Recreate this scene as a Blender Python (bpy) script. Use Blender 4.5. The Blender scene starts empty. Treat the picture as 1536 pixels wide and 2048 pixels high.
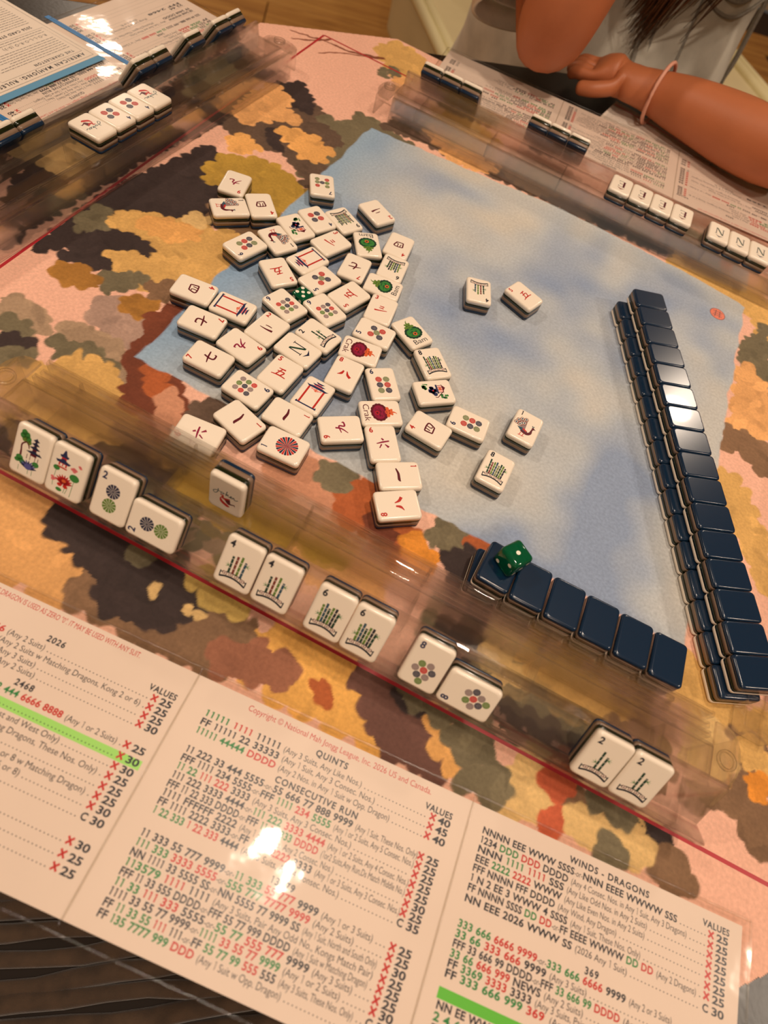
import bpy, bmesh, math, random
import numpy as np
from mathutils import Matrix, Vector, Euler
S = bpy.context.scene
COL = S.collection
PI = math.pi
random.seed(7)
rng = np.random.RandomState(11)

# ------------------------------------------------------------------ camera
cd = bpy.data.cameras.new('camera')
cam = bpy.data.objects.new('camera', cd); COL.objects.link(cam)
cd.sensor_fit = 'VERTICAL'; cd.sensor_height = 36.0
cd.lens = 1228.2 / 2048 * 36.0
cd.clip_start = 0.01; cd.clip_end = 60
cd.dof.use_dof = True; cd.dof.focus_distance = 0.45; cd.dof.aperture_fstop = 7.0
cam.matrix_world = Matrix((( 0.88372536, -0.46668576,  0.0351267,  0.02030432),
                           ( 0.4128635,   0.7420568,  -0.52810551, -0.22602047),
                           ( 0.22039332,  0.48120277,  0.84845193, 0.35125684),
                           (0, 0, 0, 1)))
S.camera = cam

# ------------------------------------------------------------------ world, lamps, exposure
w = bpy.data.worlds.new('world'); S.world = w; w.use_nodes = True
w.node_tree.nodes['Background'].inputs[0].default_value = (1.0, 0.85, 0.7, 1)
w.node_tree.nodes['Background'].inputs[1].default_value = 0.05
S.view_settings.view_transform = 'Standard'; S.view_settings.look = 'None'
S.view_settings.gamma = 1.0; S.view_settings.use_curve_mapping = False
S.view_settings.exposure = 0.17
S.cycles.max_bounces = 10; S.cycles.transparent_max_bounces = 32
S.cycles.sample_clamp_indirect = 6.0

CEIL = 1.72      # height of the ceiling above the table top
WARM = (1.0, 0.81, 0.635)
DOWNLIGHTS = [(0.10, -0.22, 8.0, .08), (0.95, 2.35, 14.0, .16), (-2.75, 2.95, 12.0, .16), (1.75, 0.15, 12.0, .13), (-1.5, 0.1, 13.0, .13), (0.35, 0.40, 9.0, .13), (0.45, -1.35, 8.0, .13)]  # final pair: added fill lamps that brighten the seated person
for i, (x, y, p, dm) in enumerate(DOWNLIGHTS):
    l = bpy.data.lights.new('downlight_lamp', 'AREA'); l.shape = 'DISK'; l.size = dm
    l.energy = p; l.color = WARM
    o = bpy.data.objects.new('downlight_lamp', l); COL.objects.link(o)
    o.location = (x, y, CEIL - 0.012)

# ------------------------------------------------------------------ helpers
MATS = {}
def lin(c):
    return tuple(((v / 255.0) / 12.92 if v <= 10 else (((v / 255.0) + 0.055) / 1.055) ** 2.4) for v in c)
def mat(name, rgb, rough=0.5, noise=0.0, scale=40.0, bump=0.0, bscale=200.0, spec=0.5, coat=0.0, metal=0.0, sheen=0.0):
    """principled material, colour given as sRGB bytes, with procedural mottling and relief"""
    if name in MATS: return MATS[name]
    m = bpy.data.materials.new(name); m.use_nodes = True
    nt = m.node_tree; b = nt.nodes['Principled BSDF']
    c = lin(rgb)
    b.inputs['Base Color'].default_value = (*c, 1)
    b.inputs['Roughness'].default_value = rough
    b.inputs['Specular IOR Level'].default_value = spec
    b.inputs['Coat Weight'].default_value = coat
    b.inputs['Metallic'].default_value = metal
    b.inputs['Sheen Weight'].default_value = sheen
    tc = nt.nodes.new('ShaderNodeTexCoord')
    if noise > 0:
        n = nt.nodes.new('ShaderNodeTexNoise'); n.inputs['Scale'].default_value = scale; n.inputs['Detail'].default_value = 6
        r = nt.nodes.new('ShaderNodeValToRGB')
        r.color_ramp.elements[0].position = 0.3; r.color_ramp.elements[1].position = 0.7
        r.color_ramp.elements[0].color = (*[v * (1 - noise) for v in c], 1)
        r.color_ramp.elements[1].color = (*[min(1, v * (1 + noise)) for v in c], 1)
        nt.links.new(tc.outputs['Object'], n.inputs['Vector'])
        nt.links.new(n.outputs['Fac'], r.inputs['Fac']); nt.links.new(r.outputs['Color'], b.inputs['Base Color'])
    if bump > 0:
        n = nt.nodes.new('ShaderNodeTexNoise'); n.inputs['Scale'].default_value = bscale; n.inputs['Detail'].default_value = 4
        bp = nt.nodes.new('ShaderNodeBump'); bp.inputs['Strength'].default_value = bump; bp.inputs['Distance'].default_value = 0.001
        nt.links.new(tc.outputs['Object'], n.inputs['Vector'])
        nt.links.new(n.outputs['Fac'], bp.inputs['Height']); nt.links.new(bp.outputs['Normal'], b.inputs['Normal'])
    MATS[name] = m
    return m
def clear_mat(name, tint, rough, gloss_ior, refract=0.0, bump=0.0, bscale=30.0, dist=0.002):
    """thin clear plastic: passes most light straight through, reflects by Fresnel, optional refraction"""
    m = bpy.data.materials.new(name); m.use_nodes = True
    nt = m.node_tree; nt.nodes.clear()
    out = nt.nodes.new('ShaderNodeOutputMaterial')
    tr = nt.nodes.new('ShaderNodeBsdfTransparent'); tr.inputs[0].default_value = (*tint, 1)
    gl = nt.nodes.new('ShaderNodeBsdfGlossy'); gl.inputs['Roughness'].default_value = rough
    # Schlick reflectance from the facing term, the same for both sides of the thin sheet
    f0 = ((gloss_ior - 1) / (gloss_ior + 1)) ** 2
    lw = nt.nodes.new('ShaderNodeLayerWeight'); lw.inputs['Blend'].default_value = 0.5
    pw = nt.nodes.new('ShaderNodeMath'); pw.operation = 'POWER'; pw.inputs[1].default_value = 5.0
    fr = nt.nodes.new('ShaderNodeMath'); fr.operation = 'MULTIPLY_ADD'; fr.inputs[1].default_value = 1 - f0; fr.inputs[2].default_value = f0
    nt.links.new(lw.outputs['Facing'], pw.inputs[0]); nt.links.new(pw.outputs[0], fr.inputs[0])
    mx = nt.nodes.new('ShaderNodeMixShader')
    base = tr.outputs[0]
    if refract > 0:
        gs = nt.nodes.new('ShaderNodeBsdfGlass'); gs.inputs['IOR'].default_value = 1.45; gs.inputs['Roughness'].default_value = 0.0
        gs.inputs[0].default_value = (*tint, 1)
        m2 = nt.nodes.new('ShaderNodeMixShader'); m2.inputs[0].default_value = refract
        nt.links.new(tr.outputs[0], m2.inputs[1]); nt.links.new(gs.outputs[0], m2.inputs[2]); base = m2.outputs[0]
    nt.links.new(fr.outputs[0], mx.inputs[0]); nt.links.new(base, mx.inputs[1]); nt.links.new(gl.outputs[0], mx.inputs[2])
    nt.links.new(mx.outputs[0], out.inputs[0])
    if bump > 0:
        tc = nt.nodes.new('ShaderNodeTexCoord')
        n = nt.nodes.new('ShaderNodeTexNoise'); n.inputs['Scale'].default_value = bscale; n.inputs['Detail'].default_value = 3
        bp = nt.nodes.new('ShaderNodeBump'); bp.inputs['Strength'].default_value = bump; bp.inputs['Distance'].default_value = dist
        nt.links.new(tc.outputs['Object'], n.inputs['Vector'])
        nt.links.new(n.outputs['Fac'], bp.inputs['Height'])
        nt.links.new(bp.outputs['Normal'], gl.inputs['Normal'])
    MATS[name] = m
    return m
def obj(name, me, parent=None, loc=None, rot=None):
    o = bpy.data.objects.new(name, me); COL.objects.link(o)
    if parent: o.parent = parent
    if loc: o.location = loc
    if rot: o.rotation_euler = rot
    return o
def mesh(name, verts, faces, mats, idx=None, smooth=False):
    me = bpy.data.meshes.new(name); me.from_pydata([tuple(v) for v in verts], [], faces)
    for m in (mats if isinstance(mats, (list, tuple)) else [mats]): me.materials.append(m)
    if idx is not None: me.polygons.foreach_set('material_index', idx)
    if smooth: me.polygons.foreach_set('use_smooth', [True] * len(me.polygons))
    me.update()
    return me
def thing(name, label, cat, loc=(0, 0, 0), rot=(0, 0, 0), group=None):
    o = bpy.data.objects.new(name, None); COL.objects.link(o)
    o.empty_display_size = 0.02
    o.location = loc; o.rotation_euler = rot
    return tag(o, label, cat, group)
def tag(o, label, cat, group=None):
    o['label'] = label; o['category'] = cat
    if group: o['group'] = group
    return o
def from_bm(name, bm, m, smooth=False):
    me = bpy.data.meshes.new(name); bm.to_mesh(me); bm.free()
    for k in (m if isinstance(m, (list, tuple)) else [m]): me.materials.append(k)
    if smooth: me.polygons.foreach_set('use_smooth', [True] * len(me.polygons))
    return me
def box_bm(sx, sy, sz, bev=0.0, seg=2, c=(0, 0, 0), bm=None):
    bm2 = bmesh.new()
    bmesh.ops.create_cube(bm2, size=1)
    bmesh.ops.scale(bm2, vec=(sx, sy, sz), verts=bm2.verts)
    if bev: bmesh.ops.bevel(bm2, geom=bm2.edges[:], offset=bev, segments=seg, profile=0.5, affect='EDGES')
    bmesh.ops.translate(bm2, vec=c, verts=bm2.verts)
    if bm is None: return bm2
    me = bpy.data.meshes.new('t'); bm2.to_mesh(me); bm2.free(); bm.from_mesh(me); bpy.data.meshes.remove(me)
    return bm
def tube(pts, rads, n=10, caps=True):
    """lofted tube along a 3D path; returns verts, faces"""
    V, F = [], []
    P = [Vector(p) for p in pts]
    up = Vector((0.13, 0.21, 1)).normalized()
    for i, p in enumerate(P):
        t = (P[min(i + 1, len(P) - 1)] - P[max(i - 1, 0)]).normalized()
        a = t.cross(up).normalized(); b = a.cross(t).normalized()
        r = rads[i] if not isinstance(rads, (int, float)) else rads
        rx, ry = r if isinstance(r, tuple) else (r, r)
        for k in range(n):
            q = 2 * PI * k / n
            V.append(p + a * (rx * math.cos(q)) + b * (ry * math.sin(q)))
    for i in range(len(P) - 1):
        for k in range(n):
            F.append((i * n + k, i * n + (k + 1) % n, (i + 1) * n + (k + 1) % n, (i + 1) * n + k))
    if caps:
        F.append(tuple(range(n))[::-1]); F.append(tuple((len(P) - 1) * n + k for k in range(n)))
    return V, F
def catmull(pts, per=6):
    P = [np.array(p, float) for p in pts]; P = [2 * P[0] - P[1]] + P + [2 * P[-1] - P[-2]]
    out = []
    for i in range(1, len(P) - 2):
        for k in range(per):
            t = k / per
            out.append(0.5 * ((2 * P[i]) + (P[i + 1] - P[i - 1]) * t + (2 * P[i - 1] - 5 * P[i] + 4 * P[i + 1] - P[i + 2]) * t * t + (3 * P[i] - P[i - 1] - 3 * P[i + 1] + P[i + 2]) * t ** 3))
    out.append(P[-2])
    return [tuple(p) for p in out]

# ------------------------------------------------------------------ flat printing (inks as thin flat shapes)
INK = dict(k=(30, 34, 46), r=(196, 40, 36), g=(24, 128, 62), n=(36, 46, 84), m=(92, 20, 34), p=(140, 26, 62), R=(186, 44, 38),
           o=(40, 42, 52), G=(96, 128, 52), T=(142, 122, 120), W=(238, 226, 212), N=(30, 38, 66), B=(120, 52, 42), F=(58, 128, 60),
           D=(22, 62, 44), O=(214, 96, 52), P=(226, 120, 122), U=(84, 84, 146), C=(44, 78, 96), E=(176, 32, 44), Q=(240, 180, 170),
           H=(160, 224, 112), h=(96, 190, 60), b=(48, 128, 196), L=(96, 168, 210), y=(120, 124, 132), S=(66, 92, 96), V=(120, 130, 86), X=(216, 52, 92))
def ink(k): return mat('ink_' + {'k': 'black', 'r': 'red', 'g': 'green'}.get(k, 'tone_%d' % ord(k)), INK[k], 0.35)
LAY = 1.6e-5
GL = {}
def glyph(ch, bold=False):
    key = (ch, bold)
    if key in GL: return GL[key]
    if ch == '1':      # a one with a flag, like the printed figures
        w_ = 0.125 if bold else 0.07
        GL[key] = (np.array([(.30 - w_, 0), (.30, 0), (.30, .72), (.30 - w_, .72), (.09, .66), (.09, .66 - w_ * .8), (.30 - w_, .72 - w_ * .8)]), [(0, 1, 2, 3), (3, 4, 5, 6)], .43)
        return GL[key]
    def build(s):
        c = bpy.data.curves.new('glyph', 'FONT'); c.body = s; c.resolution_u = 3 if bold is not None else 1
        c.offset = 0.030 if bold else 0.0
        o = bpy.data.objects.new('glyph', c); COL.objects.link(o)
        dg = bpy.context.evaluated_depsgraph_get(); dg.update()
        me = bpy.data.meshes.new_from_object(o.evaluated_get(dg))
        v = np.array([tuple(p.co)[:2] for p in me.vertices]) if len(me.vertices) else np.zeros((0, 2))
        f = [tuple(p.vertices) for p in me.polygons]
        bpy.data.objects.remove(o); bpy.data.curves.remove(c); bpy.data.meshes.remove(me)
        return v, f
    a = build('.' + ch + '.')[0][:, 0].max(); b = build('..')[0][:, 0].max()
    v, f = build(ch) if ch != ' ' else (np.zeros((0, 2)), [])
    GL[key] = (v, f, a - b)
    return GL[key]
class Print:
    def __init__(s): s.v = []; s.f = []; s.c = []; s.n = 0
    def poly(s, c, pts, lay=1):
        s.v += [(x, y, lay * LAY) for x, y in pts]; s.f.append(tuple(range(s.n, s.n + len(pts)))); s.c.append(c); s.n += len(pts)
    def rect(s, c, x0, y0, x1, y1, lay=1): s.poly(c, [(x0, y0), (x1, y0), (x1, y1), (x0, y1)], lay)
    def disc(s, c, x, y, r, lay=1, n=20, ry=None, a=0.0):
        ry = ry or r; ca, sa = math.cos(a), math.sin(a)
        s.poly(c, [(x + r * math.cos(2 * PI * k / n) * ca - ry * math.sin(2 * PI * k / n) * sa, y + r * math.cos(2 * PI * k / n) * sa + ry * math.sin(2 * PI * k / n) * ca) for k in range(n)], lay)
    def stroke(s, c, pts, wd, lay=1, per=5):
        P = catmull([(x, y, 0) for x, y in pts], per) if per > 1 else [(x, y, 0) for x, y in pts]
        n = len(P); L, R = [], []
        for i in range(n):
            a, b = P[max(i - 1, 0)], P[min(i + 1, n - 1)]
            d = math.hypot(b[0] - a[0], b[1] - a[1]) or 1
            nx, ny = -(b[1] - a[1]) / d, (b[0] - a[0]) / d
            t = i / (n - 1) * (len(wd) - 1) if not isinstance(wd, (int, float)) else 0
            h = (wd if isinstance(wd, (int, float)) else wd[int(t)] + (wd[min(int(t) + 1, len(wd) - 1)] - wd[int(t)]) * (t - int(t))) / 2
            L.append((P[i][0] + nx * h, P[i][1] + ny * h)); R.append((P[i][0] - nx * h, P[i][1] - ny * h))
        base = s.n
        s.v += [(x, y, lay * LAY) for x, y in L + R]; s.n += 2 * n
        for i in range(n - 1): s.f.append((base + i, base + n + i, base + n + i + 1, base + i + 1)); s.c.append(c)
    def text(s, c, t, x, y, size, bold=False, sx=1.0, width=None, right=None, center=None, ang=0.0, lay=1, track=0.0):
        adv = [glyph(k, bold)[2] + track for k in t]
        tot = sum(adv) * size
        if width: sx = width / max(tot, 1e-9)
        if right is not None: x = right - tot * sx
        if center is not None: x = center - tot * sx / 2
        ca, sa = math.cos(ang), math.sin(ang); px = 0.0
        for k, ad in zip(t, adv):
            v, f, _ = glyph(k, bold)
            for (a, b) in v:
                X, Y = (px + a * size * sx), b * size
                s.v.append((x + X * ca - Y * sa, y + X * sa + Y * ca, lay * LAY))
            s.f += [tuple(s.n + q for q in p) for p in f]; s.c += [c] * len(f); s.n += len(v)
            px += ad * size * sx
        return x + tot * sx
    def mesh(s, name, sc=0.001):
        cs = sorted(set(s.c)); ix = {c: i for i, c in enumerate(cs)}
        # flat colours face up: make every face wind counter-clockwise
        F = []
        V = s.v
        for f in s.f:
            ar = sum(V[f[i]][0] * V[f[(i + 1) % len(f)]][1] - V[f[(i + 1) % len(f)]][0] * V[f[i]][1] for i in range(len(f)))
            F.append(f if ar > 0 else f[::-1])
        return mesh(name, [(x * sc, y * sc, z) for x, y, z in V], F, [ink(c) for c in cs], [ix[c] for c in s.c])
PAINT=[('U',7,[(-316,292),(-327,355),(-304,374),(-281,395),(-253,387),(-229,375),(-206,352),(-209,304),(-219,283),(-248,296),(-272,282)]),('D',7,[(-363,71),(-386,126),(-385,184),(-374,274),(-378,362),(-375,433),(-338,411),(-318,339),(-312,285),(-326,206),(-332,117),(-334,38)]),('V',7,[(-383,157),(-381,199),(-361,199),(-343,168),(-351,142)]),('T',7,[(-384,137),(-382,168),(-363,188),(-344,163),(-357,136)]),('V',6,[(-374,339),(-373,390),(-341,378),(-334,321),(-358,306)]),('V',7,[(-249,379),(-222,383),(-221,416),(-195,412),(-169,408),(-152,408),(-160,387),(-187,395),(-195,363),(-191,322),(-191,301),(-198,283),(-215,276),(-212,311),(-202,355)]),('D',6,[(-308,397),(-292,416),(-269,401),(-256,371),(-273,371),(-293,374)]),('D',6,[(-275,319),(-262,321),(-246,298),(-255,295)]),('O',8,[(-310,317),(-316,355),(-308,391),(-286,383),(-280,363),(-257,351),(-280,332),(-289,310)]),('A',8,[(-268,327),(-245,340),(-226,336),(-209,331),(-211,307),(-224,302),(-238,307)]),('D',7,[(-319,51),(-321,102),(-319,155),(-309,203),(-298,256),(-276,246),(-240,204),(-232,168),(-253,156),(-280,140),(-286,110),(-297,77)]),('V',7,[(-321,102),(-315,124),(-299,122),(-293,96),(-307,91)]),('B',7,[(-255,189),(-230,213),(-200,213),(-181,179),(-213,168),(-238,170)]),('Y',8,[(-283,249),(-254,269),(-222,270),(-194,257),(-194,229),(-213,202),(-237,207),(-263,210),(-277,215)]),('A',6,[(-293,277),(-284,294),(-260,284),(-276,262)]),('U',7,[(-223,290),(-200,307),(-180,301),(-185,270),(-203,263)]),('G',9,[(-303,118),(-284,140),(-262,148),(-231,159),(-213,168),(-184,168),(-184,137),(-193,107),(-205,98),(-233,92),(-252,94),(-286,110)]),('A',7,[(-280,128),(-268,143),(-242,154),(-239,136),(-257,121)]),('T',7,[(-259,159),(-252,170),(-239,165),(-245,151)]),('D',6,[(-304,86),(-286,110),(-259,111),(-253,97),(-267,67),(-289,62),(-298,54),(-299,75)]),('G',7,[(-276,85),(-255,99),(-222,90),(-233,68),(-262,71)]),('V',6,[(-269,58),(-258,73),(-238,81),(-242,63),(-253,46)]),('B',6,[(-236,72),(-223,88),(-212,71),(-220,61)]),('K',8,[(-297,48),(-285,62),(-272,59),(-260,49),(-275,39),(-289,38)]),('L',9,[(-253,32),(-248,48),(-237,50),(-209,41),(-201,20),(-209,17),(-226,18),(-238,18)]),('K',7,[(-241,47),(-225,62),(-214,59),(-215,43),(-225,40)]),('B2',9,[(-302,1),(-293,10),(-280,4),(-268,7),(-262,-3),(-265,-14),(-261,-23),(-273,-32)]),('V',8,[(-291,-12),(-278,-8),(-268,-11),(-260,-20),(-273,-32)]),('D',7,[(-280,-24),(-270,-17),(-258,-21),(-257,-28),(-269,-37)]),('B2',9,[(-253,1),(-246,12),(-222,13),(-214,4),(-205,5),(-202,-4),(-189,-11),(-203,-13),(-234,-8)]),('V',8,[(-255,-10),(-240,-1),(-222,1),(-212,-3),(-204,-9),(-217,-15),(-243,-17)]),('V',8,[(-270,-36),(-256,-25),(-241,-33),(-242,-42),(-259,-49)]),('G',9,[(-258,-50),(-246,-37),(-230,-14),(-213,-7),(-203,-13),(-179,-23),(-173,-33),(-156,-46),(-154,-63),(-183,-74),(-211,-83),(-225,-88)]),('D',8,[(-171,-66),(-148,-46),(-117,-48),(-89,-57),(-94,-72),(-117,-75),(-145,-76)]),('D',8,[(-231,-81),(-218,-79),(-201,-99),(-209,-107)]),('G',9,[(-173,-28),(-150,-27),(-125,-25),(-97,-44),(-122,-51),(-151,-47)]),('Y',9,[(-121,-59),(-91,-54),(-48,-53),(-19,-67),(-50,-74),(-94,-72)]),('V',9,[(-165,-88),(-150,-79),(-110,-74),(-83,-78),(-59,-83),(-74,-92),(-105,-92),(-137,-92)]),('O',9,[(-48,-53),(-3,-42),(30,-58),(47,-71),(14,-75),(-15,-73)]),('Y',9,[(-77,-53),(-39,-43),(-3,-42),(-2,-58),(-43,-62)]),('R',9,[(-197,-3),(-206,13),(-209,35),(-210,56),(-205,77),(-185,67),(-190,37),(-194,19),(-197,7),(-175,9),(-161,7),(-148,-6),(-144,-23),(-126,-35),(-155,-36),(-186,-22)]),('R2',8,[(-188,6),(-176,8),(-162,-10),(-174,-9)]),('L2',8,[(-165,-12),(-164,2),(-155,-5),(-144,-28),(-152,-29)]),('U',7,[(-143,-13),(-141,5),(-124,11),(-120,-9),(-130,-16)]),('L2',10,[(-82,-20),(-61,-4),(-32,8),(-6,-4),(-11,-25),(-41,-26),(-63,-27)]),('R2',9,[(-33,6),(-10,8),(0,-2),(26,-9),(35,-23),(29,-39),(6,-30),(-16,-24)]),('R',8,[(-1,-15),(18,-16),(24,-38),(7,-31)]),('V',9,[(-48,2),(-35,14),(-27,6),(-26,-12),(-43,-9)]),('O2',8,[(25,-19),(39,-13),(52,-21),(48,-33),(33,-28)]),('V',9,[(38,-5),(47,6),(71,9),(76,4),(64,-8),(50,-12)]),('R2',7,[(63,8),(82,10),(79,-3),(69,-2)]),('D',7,[(52,-17),(75,1),(82,-16),(64,-27)]),('D',7,[(65,-30),(79,-18),(99,-22),(136,-25),(125,-35),(89,-36)]),('P',9,[(33,-57),(52,-51),(56,-68),(43,-71)]),('V',10,[(57,-62),(75,-54),(110,-54),(148,-62),(177,-68),(188,-85),(156,-88),(121,-87),(80,-85)]),('D',8,[(67,-60),(94,-49),(110,-55),(93,-74),(75,-72)]),('D',8,[(117,-89),(147,-83),(172,-86),(185,-98),(154,-103),(126,-100)]),('T',9,[(98,-61),(111,-57),(136,-69),(117,-75)]),('G',10,[(126,-48),(149,-44),(196,-47),(215,-54),(183,-67),(142,-66)]),('B',10,[(183,-67),(215,-54),(231,-69),(232,-90),(205,-88)]),('G',10,[(220,-27),(228,7),(250,-11),(292,-11),(293,-26),(267,-32),(247,-36)]),('B',10,[(257,-36),(274,-27),(294,-31),(299,-87),(288,-95),(280,-83),(269,-72),(263,-81),(252,-90),(242,-88),(248,-70),(263,-56)]),('T',12,[(244,-40),(257,-34),(267,-44),(267,-57),(257,-69),(248,-67),(242,-54)]),('G',8,[(271,-36),(281,-30),(294,-37),(295,-43),(283,-49),(275,-42)]),('O2',7,[(282,-51),(295,-50),(297,-62),(290,-65)]),('B',9,[(161,-116),(176,-113),(194,-110),(206,-117),(182,-125),(163,-124)]),('D',8,[(217,-112),(229,-106),(243,-113),(241,-119),(229,-121)]),('B',9,[(228,-121),(243,-116),(256,-129),(255,-137),(235,-136)]),('T',11,[(136,-129),(142,-118),(151,-112),(161,-119),(167,-133),(158,-139),(140,-139)]),('R3',8,[(159,-114),(169,-108),(174,-113),(172,-120),(165,-122)]),('R3',8,[(165,-134),(178,-126),(182,-132),(173,-141),(167,-143)]),('T',11,[(177,-134),(187,-121),(201,-123),(214,-111),(225,-118),(231,-129),(217,-134),(203,-134),(188,-134)]),('V',8,[(188,-112),(210,-108),(223,-112),(206,-119)]),('V',8,[(200,-134),(213,-136),(207,-140)]),('G2',11,[(-35,-126),(-4,-106),(35,-108),(43,-122),(57,-133),(71,-148),(31,-148),(5,-146),(-23,-146)]),('R2',6,[(18,-133),(22,-127),(33,-132),(30,-140)]),('U2',8,[(34,-107),(57,-108),(68,-118),(88,-120),(92,-127),(106,-144),(81,-147),(66,-146),(55,-134),(41,-122)]),('A',9,[(85,-112),(97,-109),(96,-122),(116,-134),(101,-128)]),('V',9,[(95,-120),(110,-109),(124,-111),(121,-122),(109,-128)]),('D',7,[(62,-113),(83,-107),(87,-110),(68,-117)]),('V',9,[(60,-100),(92,-99),(120,-100),(110,-109),(86,-115),(67,-115)]),('V',9,[(117,-137),(125,-125),(134,-121),(139,-128),(137,-140),(124,-143)]),('A2',11,[(-205,-112),(-187,-109),(-169,-111),(-157,-124),(-142,-126),(-133,-128),(-130,-141),(-122,-155),(-134,-160),(-151,-159),(-163,-160)]),('B',9,[(-125,-154),(-129,-133),(-73,-115),(-30,-119),(-21,-140),(-34,-154),(-77,-156)]),('D',9,[(-170,-108),(-150,-102),(-109,-102),(-82,-105),(-66,-115),(-59,-130),(-75,-145),(-91,-150),(-106,-152),(-120,-137),(-140,-129),(-157,-124)]),('V',6,[(-116,-114),(-106,-106),(-99,-111),(-107,-118)]),('T2',8,[(-79,-109),(-69,-104),(-45,-108),(-36,-110),(-45,-116),(-53,-120),(-62,-115)]),('R4',9,[(-44,-139),(-25,-127),(1,-127),(9,-136),(-7,-146),(-34,-150)]),('T',3,[(-92,-124),(-89,-121),(-87,-128),(-88,-130)]),('T',3,[(-68,-126),(-65,-124),(-63,-129),(-65,-131)]),('T',3,[(-61,-127),(-59,-126),(-57,-130),(-58,-131)]),('U',8,[(-191,410),(-151,421),(-87,421),(0,426),(115,435),(185,431),(169,461),(52,452),(-39,456),(-130,456),(-177,452),(-190,433)]),('O',8,[(-157,447),(-131,458),(-91,449),(-64,432),(-90,414),(-120,417)]),('G',8,[(-163,462),(-147,498),(-111,503),(-77,486),(-94,456),(-127,449)]),('D',7,[(-187,518),(-124,538),(-96,531),(-98,511),(-147,498)]),('G',7,[(-209,538),(-169,554),(-117,554),(-78,554),(-96,533),(-159,528)]),('D',8,[(-74,543),(-8,559),(29,543),(-7,513),(-44,508)]),('B',8,[(-69,456),(-15,475),(20,461),(-13,430),(-56,434)]),('P',8,[(9,498),(54,518),(51,479),(16,475)]),('D',8,[(22,452),(108,466),(132,435),(57,430)]),('V',8,[(120,498),(180,508),(224,494),(169,457),(134,457)]),('G',9,[(134,426),(169,461),(216,457),(250,446),(258,365),(231,408),(165,412)]),('V',8,[(229,351),(254,404),(265,287),(238,300)]),('O',9,[(230,317),(242,331),(264,300),(269,243),(252,238),(233,238),(232,278)]),('B',8,[(228,234),(252,239),(270,231),(273,197),(245,211),(229,210)]),('G',9,[(227,178),(244,184),(260,160),(279,135),(284,80),(256,121),(233,148)]),('G',9,[(-268,563),(-257,588),(-231,589),(-211,576),(-200,549),(-206,518),(-223,513),(-241,531),(-256,542)]),('V',5,[(-245,518),(-237,523),(-231,503),(-239,502)]),('V',5,[(-239,530),(-232,534),(-218,515),(-224,508)]),('O',6,[(-223,506),(-215,523),(-203,503),(-204,484)])]
BRANCH=[[(-352.3,504.7),(-333.8,508.6),(-321.1,515.1),(-296.7,518.1),(-279.7,523.1),(-251.9,540.0)],[(-341.1,490.5),(-325.7,505.7),(-312.3,523.2)],[(-307.0,488.6),(-282.2,515.1),(-251.0,538.0)]]
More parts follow.
